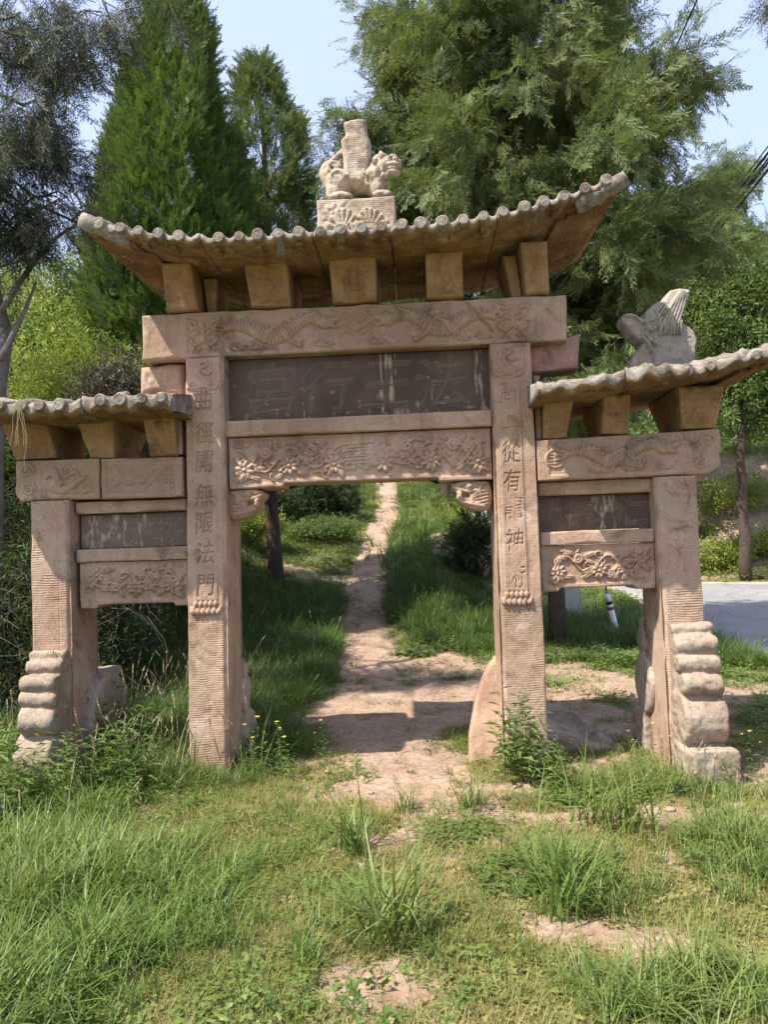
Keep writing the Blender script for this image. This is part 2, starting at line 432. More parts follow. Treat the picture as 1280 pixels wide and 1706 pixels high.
def patch(x, y, L, soft=0.45, nz=0.5, sc=2.2, seed=40):
    w = nz * fbm(x * sc, y * sc, None, 4, seed)
    r = np.zeros(np.shape(x))
    for p in L:
        d = np.sqrt(((x - p[0]) / p[2]) ** 2 + ((y - p[1]) / p[3]) ** 2) + w
        r = np.maximum(r, (p[4] if len(p) > 4 else 1.0) * (1 - sstep(1 - soft, 1 + soft, d)))
    return r
def soil(x, y):
    s = patch(x, y, SOIL, 0.75, 1.5, 2.8)
    dx = np.abs(x - path_x(y)); w = np.interp(y, PATHC[:, 1], PATHW)
    p = (1 - sstep(0.8, 1.35, dx / w + 0.35 * fbm(x * 3, y * 3, None, 3, 71))) * sstep(-1.1, -.5, y)
    s = np.maximum(s, p)
    far = np.interp(x, [2.0, 4.6, 7.0, 9.0, 14.0, 20.0, 40.0], [15.6, 15.0, 13.3, 12.5, 10.6, 8.0, 0.0])
    s = np.maximum(s, 0.95 * sstep(0.1, 0.4, y - far) * (1 - sstep(4.0, 8.0, y - far)) * sstep(2, 4, x) * sstep(-0.5, -0.1, fbm(x * .5, y * .5, None, 4, 88)))
    s = np.maximum(s, 0.62 * sstep(0.15, 0.5, fbm(x * 3.1, y * 3.1, None, 4, 90)) * (y < 4))
    s = np.maximum(s, 1.1 * np.exp(-(((x - 1.2) / .55) ** 2 + ((y - 9.6) / 1.1) ** 2) ** 2))
    return np.clip(s, 0, 1)

def ground_mat():
    m, n, L, out = mat('earth and thatch')
    geo = n.new('ShaderNodeNewGeometry'); P = geo.outputs['Position']
    at = n.new('ShaderNodeAttribute'); at.attribute_name = 'soil'
    sc = _ramp(n, L, _noise(n, L, P, 2.6, 6, 0.65), [(0.3, (0.265, 0.178, 0.122)), (0.5, (0.385, 0.27, 0.19)), (0.72, (0.50, 0.37, 0.275))])
    sc = _mix(n, L, _ramp(n, L, _noise(n, L, P, 26.0, 6, 0.75), [(0.45, (0, 0, 0)), (0.62, (0.85, 0.85, 0.85))]), sc, (0.20, 0.135, 0.09))
    th = _ramp(n, L, _noise(n, L, P, 5.0, 6, 0.7), [(0.3, (0.06, 0.07, 0.022)), (0.5, (0.145, 0.145, 0.05)), (0.7, (0.25, 0.21, 0.10))])
    mx = _math(n, L, 'ADD', at.outputs['Fac'], _math(n, L, 'MULTIPLY', _math(n, L, 'SUBTRACT', _noise(n, L, P, 14.0, 7, 0.75), 0.5), 1.9))
    c = _mix(n, L, _ramp(n, L, mx, [(0.35, (0, 0, 0)), (0.65, (1, 1, 1))]), th, sc)
    b = n.new('ShaderNodeBsdfPrincipled'); b.inputs['Roughness'].default_value = 0.95; b.inputs['Specular IOR Level'].default_value = 0.1
    L(c, b.inputs['Base Color'])
    bp = n.new('ShaderNodeBump'); bp.inputs['Strength'].default_value = 0.9; bp.inputs['Distance'].default_value = 0.03
    L(_math(n, L, 'ADD', _noise(n, L, P, 9.0, 8, 0.7), _math(n, L, 'MULTIPLY', _noise(n, L, P, 70.0, 4, 0.7), 0.35)), bp.inputs['Height']); L(bp.outputs[0], b.inputs['Normal'])
    L(b.outputs[0], out.inputs[0])
    return m
M_EARTH = ground_mat()

def grid_faces(nu, nv, off=0):
    i = np.arange(nv - 1)[:, None] * nu + np.arange(nu - 1)[None, :] + off
    return np.stack([i, i + 1, i + nu + 1, i + nu], -1).reshape(-1, 4)

gx = np.concatenate([-np.geomspace(400, 6, 34), np.arange(-5.8, 7.0, 0.055), np.geomspace(7.05, 400, 60)])
gy = np.concatenate([-np.geomspace(120, 6, 14), np.arange(-5.8, 6.0, 0.06), np.geomspace(6.06, 28, 130), np.geomspace(28.6, 600, 34)])
GX, GY = np.meshgrid(gx, gy)
GV = np.stack([GX, GY, H(GX, GY)], -1).reshape(-1, 3)
ground = obj('ground', GV, grid_faces(len(gx), len(gy)), M_EARTH)
ground['kind'] = 'structure'
_a = ground.data.attributes.new('soil', 'FLOAT', 'POINT'); _a.data.foreach_set('value', soil(GX, GY).ravel().astype(np.float32))

# the trodden path, a sheet a little above the ground
py_ = np.concatenate([np.arange(-1.0, 8, 0.08), np.arange(8, 23, 0.16)])
pu = np.linspace(-1, 1, 17)
PU, PY = np.meshgrid(pu, py_)
pw = np.interp(PY, PATHC[:, 1], PATHW) * (1 + 0.5 * fbm(PY * 1.1, PU * 0.4 + np.sign(PU) * 5, None, 3, 5)) * (0.35 + 0.65 * sstep(-1.0, .2, PY))
PX = path_x(PY) + PU * pw
PZ = H(PX, PY) + 0.016 * (1 - np.abs(PU) ** 6) - 0.022 * np.abs(PU) ** 6 + 0.008 * fbm(PX * 9, PY * 9, None, 3, 31)
path = obj('path', np.stack([PX, PY, PZ], -1).reshape(-1, 3), grid_faces(len(pu), len(py_)), M_EARTH)
path['kind'] = 'structure'
_a = path.data.attributes.new('soil', 'FLOAT', 'POINT'); _a.data.foreach_set('value', (1.15 - 0.35 * np.abs(PU) ** 3).ravel().astype(np.float32))

# road: asphalt sheet following the ground
def road_mat():
    m, n, L, out = mat('old asphalt')
    geo = n.new('ShaderNodeNewGeometry'); P = geo.outputs['Position']
    c = _ramp(n, L, _noise(n, L, P, 0.9, 5, 0.6), [(0.3, (0.17, 0.165, 0.16)), (0.7, (0.27, 0.258, 0.245))])
    c = _mix(n, L, _ramp(n, L, _noise(n, L, P, 60, 3, 0.7), [(0.5, (0, 0, 0)), (0.75, (.5, .5, .5))]), c, (0.30, 0.29, 0.28))
    v = n.new('ShaderNodeTexVoronoi'); v.feature = 'DISTANCE_TO_EDGE'; v.inputs['Scale'].default_value = 0.28
    wr = n.new('ShaderNodeVectorMath'); wr.operation = 'ADD'
    nn = n.new('ShaderNodeTexNoise'); nn.inputs['Scale'].default_value = 1.2; L(P, nn.inputs['Vector']); L(P, wr.inputs[0]); L(nn.outputs['Color'], wr.inputs[1]); L(wr.outputs[0], v.inputs['Vector'])
    c = _mix(n, L, _ramp(n, L, v.outputs['Distance'], [(0.002, (.7, .7, .7)), (0.007, (0, 0, 0))]), c, (0.11, 0.105, 0.10))
    at = n.new('ShaderNodeAttribute'); at.attribute_name = 'edge'
    du = _math(n, L, 'ADD', at.outputs['Fac'], _math(n, L, 'MULTIPLY', _math(n, L, 'SUBTRACT', _noise(n, L, P, 2.2, 6, 0.7), 0.5), 1.2))
    c = _mix(n, L, _ramp(n, L, du, [(0.4, (0, 0, 0)), (0.75, (1, 1, 1))]), c, (0.40, 0.33, 0.26))
    b = n.new('ShaderNodeBsdfPrincipled'); b.inputs['Roughness'].default_value = 0.85; L(c, b.inputs['Base Color'])
    bp = n.new('ShaderNodeBump'); bp.inputs['Strength'].default_value = 0.3; bp.inputs['Distance'].default_value = 0.01
    L(_noise(n, L, P, 45, 4, 0.7), bp.inputs['Height']); L(bp.outputs[0], b.inputs['Normal']); L(b.outputs[0], out.inputs[0])
    return m
M_ROAD = road_mat()
ry = np.concatenate([np.arange(-6, 17.5, 0.14)])
ru = np.linspace(0, 1, 48) ** 1.7
V = []; E_ = []
for yy in ry:
    n0 = float(np.interp(yy, ROAD_N[::-1, 1], ROAD_N[::-1, 0])) + 0.12 * float(fbm(yy * 1.4, 0.3, None, 3, 12))
    for u in ru:
        x = n0 + u * 34
        z = float(_smooth_interp(yy, HR_Y, HR_Z)) 
        V.append((x, yy, z)); E_.append(max(0.0, 1 - u * 34 / 0.8))
V = np.array(V)
k = sstep(0.6, 3.2, V[:, 0] + 0.05 * (V[:, 1] - 8))
V[:, 2] = _smooth_interp(V[:, 1], HC_Y, HC_Z) * (1 - k) + V[:, 2] * k - 0.035
f = grid_faces(len(ru), len(ry))
far = np.interp(V[:, 0], [2.0, 4.6, 7.0, 9.0, 14.0, 20.0, 40.0], [15.6, 15.0, 13.3, 12.5, 10.6, 8.0, 0.0])
ok = (V[f][:, :, 1] < far[f] + 0.05).all(1)
road = obj('road', V, f[ok], M_ROAD); road['kind'] = 'structure'
_a = road.data.attributes.new('edge', 'FLOAT', 'POINT'); _a.data.foreach_set('value', np.maximum(np.array(E_), sstep(0.9, 0.1, far - V[:, 1])).astype(np.float32))

# ------------------------------------------------------------------ relief carving
class Relief:
    def __init__(s, w, h, res=0.005):
        s.w, s.hh, s.res = w, h, res
        s.nx = int(round(w / res)) + 1; s.nz = int(round(h / res)) + 1
        s.x = np.linspace(0, w, s.nx); s.z = np.linspace(0, h, s.nz)
        s.X, s.Z = np.meshgrid(s.x, s.z)
        s.h = np.zeros_like(s.X); s.worn = np.zeros_like(s.X)
        s.car = np.zeros_like(s.X)
    def stroke(s, pts, r, amp, sq=0.5):
        pts = np.asarray(pts, float); r = np.full(len(pts), r) if np.isscalar(r) else np.asarray(r, float)
        for (a, b, ra, rb) in zip(pts[:-1], pts[1:], r[:-1], r[1:]):
            m = max(ra, rb) + s.res
            i0 = np.searchsorted(s.x, min(a[0], b[0]) - m); i1 = np.searchsorted(s.x, max(a[0], b[0]) + m)
            j0 = np.searchsorted(s.z, min(a[1], b[1]) - m); j1 = np.searchsorted(s.z, max(a[1], b[1]) + m)
            if i1 <= i0 or j1 <= j0: continue
            X = s.X[j0:j1, i0:i1]; Z = s.Z[j0:j1, i0:i1]
            d = b - a; l = d @ d + 1e-12
            t = np.clip(((X - a[0]) * d[0] + (Z - a[1]) * d[1]) / l, 0, 1)
            dist = np.hypot(X - a[0] - t * d[0], Z - a[1] - t * d[1])
            rr = np.maximum(ra + (rb - ra) * t, 1e-4)
            p = np.clip(1 - (dist / rr) ** 2, 0, 1) ** (sq * .7)
            tgt = s.car[j0:j1, i0:i1]
            if amp > 0: np.maximum(tgt, amp * p, out=tgt)
            else: np.minimum(tgt, amp * p, out=tgt)
    def blob(s, cx, cz, rx, rz, amp, ang=0.0, sq=0.5):
        c, q = math.cos(ang), math.sin(ang)
        dx, dz = s.X - cx, s.Z - cz
        d = np.sqrt(((dx * c + dz * q) / rx) ** 2 + ((-dx * q + dz * c) / rz) ** 2)
        p = np.clip(1 - d ** 2, 0, 1) ** (sq * .75) * amp
        s.car = np.maximum(s.car, p) if amp > 0 else np.minimum(s.car, p)
    def groove(s, pts, r, depth):
        old = s.car; s.car = np.zeros_like(old); s.stroke(pts, r, depth, 1.0); s.car = old - s.car
    def spiral(s, cx, cz, r0, turns, w, amp, a0=0.0, sgn=1):
        n = int(14 * turns); t = np.linspace(0, 1, n)
        a = a0 + sgn * t * turns * 2 * math.pi; r = r0 * (1 - 0.85 * t)
        s.stroke(np.stack([cx + r * np.cos(a), cz + r * np.sin(a)], 1), w * (1 - 0.4 * t), amp)
    def rect(s, x0, x1, z0, z1, v, soft=0.006):
        m = sstep(x0 - soft, x0 + soft, s.X) * (1 - sstep(x1 - soft, x1 + soft, s.X)) * sstep(z0 - soft, z0 + soft, s.Z) * (1 - sstep(z1 - soft, z1 + soft, s.Z))
        s.h = s.h + v * m
    def flower(s, cx, cz, r, amp, np_=7, a0=0.0):
        for k in range(np_):
            a = a0 + 2 * math.pi * k / np_
            s.blob(cx + 0.62 * r * math.cos(a), cz + 0.62 * r * math.sin(a), 0.42 * r, 0.24 * r, amp, a)
        s.blob(cx, cz, 0.25 * r, 0.25 * r, amp * 1.15)
    def leaf(s, cx, cz, l, ang, amp):
        s.blob(cx, cz, l, l * 0.38, amp, ang)
        c, q = math.cos(ang), math.sin(ang)
        s.groove([(cx - l * c, cz - l * q), (cx + l * c, cz + l * q)], 0.004, amp * 0.4)
    def done(s, noise=0.002, seed=0, chip=0.004):
        h = s.h + s.car
        h = h + noise * fbm(s.X * 22, s.Z * 22, None, 3, seed) + noise * 1.2 * fbm(s.X * 4, s.Z * 4, None, 3, seed + 5)
        s.h = h
        return s

def glyph_mask(rel, ch, cx, cz, size, wob=0.02, stretch=1.0, seed=1):
    c = bpy.data.curves.new('inscription', 'FONT'); c.body = ch; c.align_x = 'CENTER'; c.size = 1.0
    o = bpy.data.objects.new('inscription', c); COL.objects.link(o)
    dg = bpy.context.evaluated_depsgraph_get(); ev = o.evaluated_get(dg); me = ev.to_mesh()
    me.calc_loop_triangles()
    P = np.array([v.co[:2] for v in me.vertices]); T = np.array([t.vertices[:] for t in me.loop_triangles])
    ev.to_mesh_clear(); bpy.data.objects.remove(o); bpy.data.curves.remove(c)
    mid = (P.max(0) + P.min(0)) / 2
    Q = (P - mid) * size * 1.08
    Q[:, 1] *= stretch
    Q = Q + wob * size * np.stack([vnoise(P[:, 0] * 4, P[:, 1] * 4, None, seed), vnoise(P[:, 0] * 4, P[:, 1] * 4, None, seed + 3)], 1)
    Q[:, 0] += 0.06 * (Q[:, 1]); Q[:, 1] += 0.05 * Q[:, 0]
    Q = Q + np.array([cx, cz])
    m = np.zeros_like(rel.X, dtype=bool)
    for t in T:
        a, b, d = Q[t]
        i0 = max(0, np.searchsorted(rel.x, min(a[0], b[0], d[0])) - 1); i1 = np.searchsorted(rel.x, max(a[0], b[0], d[0])) + 1
        j0 = max(0, np.searchsorted(rel.z, min(a[1], b[1], d[1])) - 1); j1 = np.searchsorted(rel.z, max(a[1], b[1], d[1])) + 1
        X = rel.X[j0:j1, i0:i1]; Z = rel.Z[j0:j1, i0:i1]
        if X.size == 0: continue
        den = (b[1] - d[1]) * (a[0] - d[0]) + (d[0] - b[0]) * (a[1] - d[1])
        if abs(den) < 1e-12: continue
        l1 = ((b[1] - d[1]) * (X - d[0]) + (d[0] - b[0]) * (Z - d[1])) / den
        l2 = ((d[1] - a[1]) * (X - d[0]) + (a[0] - d[0]) * (Z - d[1])) / den
        m[j0:j1, i0:i1] |= (l1 >= -1e-3) & (l2 >= -1e-3) & (l1 + l2 <= 1.001)
    return m.astype(float)

def bil(C, u, v):
    u = u[..., None]; v = v[..., None]
    return (C[0] * (1 - u) + C[1] * u) * (1 - v) + (C[3] * (1 - u) + C[2] * u) * v

def carved(name, F, B, mat_, parent, rel=None, res=0.012, er=0.012, seed=0, chip=0.006, zb=None, xe0=None, xe1=None, label=None, ring=0.07, noise=0.002):
    """F, B: front and back corners, bottom-left, bottom-right, top-right, top-left"""
    F = np.asarray(F, float); B = np.asarray(B, float)
    w = (np.linalg.norm(F[1] - F[0]) + np.linalg.norm(F[2] - F[3])) / 2; h = (np.linalg.norm(F[3] - F[0]) + np.linalg.norm(F[2] - F[1])) / 2
    if rel is None:
        rel = Relief(w, h, res); rel.done(noise, seed)
    nz, nx = rel.h.shape
    u = np.linspace(0, 1, nx); v = np.linspace(0, 1, nz); U, V = np.meshgrid(u, v)
    d = np.minimum(np.minimum(U, 1 - U) * w, np.minimum(V, 1 - V) * h)
    er_ = er * (1 + 0.8 * vnoise(U * w * 9, V * h * 9, None, seed + 11)) + chip * 3 * np.clip(fbm(U * w * 3.5, V * h * 3.5, None, 3, seed + 21) - 0.18, 0, 1)
    er_ = np.maximum(er_, 0.002)
    t = np.clip((er_ - d) / er_, 0, 1)
    hh = rel.h * (1 - t) - er_ * (1 - np.sqrt(np.clip(1 - t * t, 0, 1)))
    n = np.cross(F[1] - F[0], F[3] - F[0]); n /= np.linalg.norm(n)
    def shape(C):
        u2 = U.copy()
        if xe0 is not None: u2 = xe0(V) + (1 - xe0(V)) * u2
        if xe1 is not None: u2 = u2 * xe1(V)
        P = bil(C, u2, V)
        if zb is not None: P[..., 2] += (1 - V) * zb(U)
        return P
    P = shape(F) + n * hh[..., None]
    # border ring
    bi = np.concatenate([np.arange(nx), nx * np.arange(1, nz) + nx - 1, (nz - 1) * nx + np.arange(nx - 2, -1, -1), nx * np.arange(nz - 2, 0, -1)])
    PF = P.reshape(-1, 3); PB = shape(B).reshape(-1, 3)[bi]
    ring0 = PF[bi]; L = np.linalg.norm(ring0 - PB, axis=1).mean(); nr = max(2, int(L / ring) + 1)
    c = (F.mean(0) + B.mean(0)) / 2
    rings = []
    for k in range(nr):
        q = ring0 * (1 - k / (nr - 1)) + PB * (k / (nr - 1))
        if 0 < k:
            dirv = q - (F.mean(0) * (1 - k / (nr - 1)) + B.mean(0) * (k / (nr - 1))); dirv /= np.linalg.norm(dirv, axis=1)[:, None] + 1e-9
            q = q + dirv * (noise * 1.5 * fbm(q[:, 0] * 11, q[:, 1] * 11, q[:, 2] * 11, 3, seed + 3))[:, None]
        rings.append(q)
    Vt = np.concatenate([PF] + rings + [np.array([rings[-1].mean(0)])])
    m = len(bi); o = nx * nz
    faces4 = [grid_faces(nx, nz)]
    ii = np.arange(m); jj = (ii + 1) % m
    for k in range(nr - 1):
        a = o + k * m
        faces4.append(np.stack([a + ii, a + m + ii, a + m + jj, a + jj], 1))
    last = o + (nr - 1) * m
    tri = np.stack([last + ii, np.full(m, len(Vt) - 1), last + jj], 1)
    f4 = np.concatenate(faces4)
    ob = obj(name, Vt, [f4, tri], mat_, parent, None, True)
    a = ob.data.attributes.new('worn', 'FLOAT', 'POINT')
    wv = np.zeros(len(Vt), np.float32); wv[:o] = np.clip(rel.worn, 0, 1).ravel(); a.data.foreach_set('value', wv)
    if label: ob['label'] = label
    return ob

def block(name, x0, x1, y0, y1, z0, z1, mat_, parent, lean=0.0, **k):
    F = [(x0, y0, z0), (x1, y0, z0), (x1, y0 - lean, z1), (x0, y0 - lean, z1)]
    B = [(x0, y1, z0), (x1, y1, z0), (x1, y1 + lean, z1), (x0, y1 + lean, z1)]
    return carved(name, F, B, mat_, parent, **k)

def pip(X, Z, poly):
    poly = np.asarray(poly, float); r = np.zeros(X.shape, bool); n = len(poly)
    for i in range(n):
        a = poly[i]; b = poly[(i + 1) % n]
        c = ((a[1] > Z) != (b[1] > Z)) & (X < (b[0] - a[0]) * (Z - a[1]) / (b[1] - a[1] + 1e-15) + a[0])
        r ^= c
    return r
def poly_dist(X, Z, poly):
    poly = np.asarray(poly, float); d = np.full(X.shape, 1e9)
    for i in range(len(poly)):
        a = poly[i]; b = poly[(i + 1) % len(poly)]
        e = b - a; t = np.clip(((X - a[0]) * e[0] + (Z - a[1]) * e[1]) / (e @ e + 1e-12), 0, 1)
        d = np.minimum(d, np.hypot(X - a[0] - t * e[0], Z - a[1] - t * e[1]))
    return d

def puff(name, poly, T, R, mat_, parent, frame, res=0.008, relief=None, tmin=0.25, noise=0.003, seed=0, loc=None, smooth_poly=2, label=None):
    """solid with the outline poly (a, b) and half thickness T that rounds off over R towards the outline; frame(a, b, t) -> xyz arrays"""
    poly = np.asarray(poly, float)
    for _ in range(smooth_poly):
        nxt = np.roll(poly, -1, 0); poly = np.stack([0.75 * poly + 0.25 * nxt, 0.25 * poly + 0.75 * nxt], 1).reshape(-1, 2)
    lo = poly.min(0) - res; hi = poly.max(0) + res
    nx = int((hi[0] - lo[0]) / res) + 2; nz = int((hi[1] - lo[1]) / res) + 2
    X, Z = np.meshgrid(lo[0] + np.arange(nx) * res, lo[1] + np.arange(nz) * res)
    ins = pip(X, Z, poly); D = poly_dist(X, Z, poly)
    f = grid_faces(nx, nz)
    ok = ins.ravel()[f].sum(1) >= 2; f = f[ok]
    # snap outside vertices on the outline
    P = np.stack([X, Z], -1).reshape(-1, 2).copy()
    out = (~ins).ravel(); used = np.zeros(len(P), bool); used[f.ravel()] = True
    for i in np.nonzero(out & used)[0]:
        best = None
        for k in range(len(poly)):
            a = poly[k]; e = poly[(k + 1) % len(poly)] - a
            t = min(1, max(0, ((P[i] - a) @ e) / (e @ e + 1e-12))); q = a + t * e; dd = (q - P[i]) @ (q - P[i])
            if best is None or dd < best[0]: best = (dd, q)
        P[i] = best[1]
    D = np.where(ins, D, 0).ravel()
    q = np.clip(1 - D / R, 0, 1); t = T * (tmin + (1 - tmin) * np.sqrt(np.clip(1 - q * q, 0, 1)))
    rl = np.zeros(len(P))
    if relief is not None: rl = relief(P[:, 0], P[:, 1]) * np.clip(D / (R * 0.3 + 1e-6), 0, 1)
    nzv = noise * (fbm(P[:, 0] * 16, P[:, 1] * 16, None, 3, seed) + 1.5 * fbm(P[:, 0] * 5, P[:, 1] * 5, None, 3, seed + 8))
    idx = -np.ones(len(P), int); u = np.unique(f); idx[u] = np.arange(len(u)); f = idx[f]; P = P[u]; t = t[u]; rl = rl[u]; nzv = nzv[u]
    a = np.stack(frame(P[:, 0], P[:, 1], -(t + rl + nzv)), 1); b = np.stack(frame(P[:, 0], P[:, 1], t + nzv), 1)
    n = len(P)
    e = np.concatenate([f[:, [0, 1]], f[:, [1, 2]], f[:, [2, 3]], f[:, [3, 0]]])
    key = e[:, 0] * n + e[:, 1]; rev = e[:, 1] * n + e[:, 0]
    be = e[~np.isin(key, rev)]
    rim = np.stack([be[:, 1], be[:, 0], be[:, 0] + n, be[:, 1] + n], 1)
    F4 = np.concatenate([f, f[:, ::-1] + n, rim])
    o = obj(name, np.concatenate([a, b]), F4, mat_, parent, None, True, loc)
    if label: o['label'] = label
    return o
# ------------------------------------------------------------------ the stone gate
gate = empty('stone_gate', (0.0, 0.2, 0.0), 'old carved sandstone memorial gate with three bays and tiled stone roofs across the path', 'gate')
R_ = random.Random(3)

def dragon(rel, x0, x1, z0, z1, flip=False, amp=0.024, seed=0):
    q = random.Random(seed); w = x1 - x0; h = z1 - z0
    fx = (lambda t: x1 - t * w) if flip else (lambda t: x0 + t * w)
    T = np.linspace(0.02, 0.78, 60)
    bz = z0 + h * (0.52 + 0.25 * np.sin(T * 10.5 + 0.6) * (0.55 + 0.6 * T))
    rr = h * (0.05 + 0.15 * np.sin(np.clip(T * 1.22, 0, 1) * math.pi) ** 0.7)
    pts = np.stack([fx(T), bz], 1)
    rel.stroke(pts, rr, amp)
    s = 0.0                                                      # scales across the body
    for i in range(2, 58):
        d = pts[i] - pts[i - 1]; n = np.array([-d[1], d[0]]); n /= np.linalg.norm(n) + 1e-9
        if i % 2 == 0:
            rel.groove([pts[i] - n * rr[i] * 0.9 + d * 0.3, pts[i] + d * 0.9, pts[i] + n * rr[i] * 0.9 + d * 0.3], 0.0045, amp * 0.45)
        if i % 3 == 0:                                           # back spines
            rel.stroke([pts[i] + n * rr[i] * (1 if not flip else -1), pts[i] + n * (rr[i] * 1.55) * (1 if not flip else -1) - d * 1.2], [0.007, 0.002], amp * 0.7)
    hx, hz = pts[-1]
    sg = -1 if flip else 1
    rel.blob(hx + sg * 0.045, hz, 0.062, 0.046, amp * 1.25)
    rel.blob(hx + sg * 0.10, hz + 0.012, 0.045, 0.022, amp * 1.2, 0.2 * sg)
    rel.blob(hx + sg * 0.095, hz - 0.03, 0.04, 0.013, amp, -0.3 * sg)
    rel.blob(hx + sg * 0.05, hz + 0.02, 0.012, 0.012, amp * 1.9)
    for k in range(5):                                           # mane and horns
        a = 2.2 + 0.28 * k
        c = np.linspace(0, 1, 7)
        px = hx + sg * (0.02 + 0.11 * c * math.cos(a)); pz = hz + 0.02 + (0.12 * c - 0.05 * c * c) * math.sin(a) * (1 if k < 3 else -0.6)
        rel.stroke(np.stack([px, pz], 1), 0.009 * (1 - 0.7 * c), amp * 0.9)
    for k, t in enumerate((14, 24, 36, 46)):                     # legs with claws
        p = pts[t]; dn = -1 if k % 2 == 0 else 1
        kn = p + np.array([sg * 0.05, dn * h * 0.2]); ft = kn + np.array([sg * 0.045, -0.01 + dn * 0.03])
        ft[1] = min(max(ft[1], z0 + 0.02), z1 - 0.02); kn[1] = min(max(kn[1], z0 + 0.02), z1 - 0.02)
        rel.stroke([p, kn, ft], [0.024, 0.014, 0.011], amp * 0.95)
        for c in (-0.5, 0.1, 0.7):
            rel.stroke([ft, ft + np.array([sg * 0.035, 0.035 * c])], [0.008, 0.003], amp * 0.95)
    tl = pts[0]
    for c in (-0.8, -0.2, 0.5, 1.1):
        rel.stroke([tl, tl + np.array([-sg * 0.05, 0.035 * c]), tl + np.array([-sg * 0.10, 0.06 * c + 0.01])], [0.012, 0.009, 0.002], amp * 0.8)
    for k in range(int(7 * w / 0.8)):                            # curling clouds in the gaps
        cx = x0 + q.random() * w; cz = z0 + (0.14 if q.random() < 0.5 else 0.86) * h
        j = int((cz) / rel.res); i = int(cx / rel.res)
        if rel.car[min(j, rel.nz - 1), min(i, rel.nx - 1)] < 0.002:
            rel.spiral(cx, cz, 0.026, 1.5, 0.008, amp * 0.75, q.random() * 6, 1 if q.random() < .5 else -1)
            rel.stroke([(cx, cz - 0.02), (cx + 0.05, cz - 0.028), (cx + 0.09, cz - 0.012)], [0.009, 0.007, 0.002], amp * 0.7)

def beast_mask(rel, cx, cz, s, amp=0.026):
    for g in (-1, 1):
        rel.stroke([(cx + g * .30 * s, cz + .18 * s), (cx + g * .46 * s, cz + .44 * s), (cx + g * .22 * s, cz + .34 * s)], [.07 * s, .03 * s, .06 * s], amp * .9)
        rel.blob(cx + g * .19 * s, cz + .06 * s, .12 * s, .085 * s, amp * 1.2)
        rel.blob(cx + g * .19 * s, cz + .06 * s, .055 * s, .05 * s, amp * 1.7)
        rel.stroke([(cx + g * .06 * s, cz + .14 * s), (cx + g * .2 * s, cz + .23 * s), (cx + g * .36 * s, cz + .12 * s)], .035 * s, amp)
        rel.stroke([(cx + g * .05 * s, cz - .2 * s), (cx + g * .22 * s, cz - .30 * s), (cx + g * .36 * s, cz - .16 * s)], .035 * s, amp)
        rel.spiral(cx + g * .36 * s, cz - .06 * s, .10 * s, 1.2, .03 * s, amp * .8, 0, g)
        rel.stroke([(cx + g * .12 * s, cz - .36 * s), (cx + g * .16 * s, cz - .46 * s)], [.04 * s, .015 * s], amp)
        rel.stroke([(cx + g * .27 * s, cz - .36 * s), (cx + g * .31 * s, cz - .46 * s)], [.04 * s, .015 * s], amp)
    rel.stroke([(cx, cz + .3 * s), (cx, cz - .02 * s), (cx, cz - .12 * s)], [.05 * s, .05 * s, .1 * s], amp * 1.15)
    rel.blob(cx, cz + .02 * s, .42 * s, .40 * s, amp * .45)

def vine(rel, x0, x1, z0, z1, amp=0.014, seed=0, dens=1.0):
    q = random.Random(seed); w = x1 - x0; h = z1 - z0; zc = (z0 + z1) / 2
    T = np.linspace(0, 1, int(60 * w)); ph = q.random() * 6; n = w / h * 0.75
    zz = zc + 0.27 * h * np.sin(T * n * math.pi * 2 + ph)
    rel.stroke(np.stack([x0 + 0.03 + T * (w - 0.06), zz], 1), 0.009, amp * .8)
    k = int(n * 2 + 1)
    for i in range(k):
        t = (i + 0.5) / k; x = x0 + t * w; up = 1 if math.sin(t * n * 2 * math.pi + ph) < 0 else -1
        cz = zc + up * 0.20 * h
        if i % 2 == 0: rel.flower(x, cz, 0.25 * h, amp * 1.15, 8, q.random())
        else:
            rel.spiral(x, cz, 0.15 * h, 1.6, 0.014, amp, q.random() * 6, up)
        for _ in range(int(5 * dens)):
            a = q.random() * 6.28; r = (0.26 + 0.12 * q.random()) * h
            lx = min(max(x + r * 1.15 * math.cos(a), x0 + .03), x1 - .03); lz = min(max(cz + r * math.sin(a), z0 + 0.03), z1 - 0.03)
            rel.leaf(lx, lz, 0.035 + 0.012 * q.random(), a + q.uniform(-.6, .6), amp * .9)
    for _ in range(int(26 * w * dens)):
        x = q.uniform(x0 + .03, x1 - .03); z = q.uniform(z0 + .025, z1 - .025); a = q.random() * 6.28
        c = np.linspace(0, 1, 6)
        rel.stroke(np.stack([x + 0.05 * c * np.cos(a + 1.5 * c), z + 0.05 * c * np.sin(a + 1.5 * c)], 1), 0.009 * (1 - .6 * c), amp * .75)

def roundel(rel, cx, cz, r, amp=0.01):
    a = np.linspace(0, 6.29, 26)
    rel.stroke(np.stack([cx + r * np.cos(a), cz + r * np.sin(a)], 1), 0.007, amp)
    rel.car = np.maximum(rel.car, 0)
    for dz in (-.55, -.2, .2, .55):
        rel.stroke([(cx - r * .6 * math.sqrt(1 - dz * dz), cz + dz * r), (cx + r * .6 * math.sqrt(1 - dz * dz), cz + dz * r)], 0.006, amp)
    rel.stroke([(cx, cz - .75 * r), (cx, cz + .75 * r)], 0.006, amp)

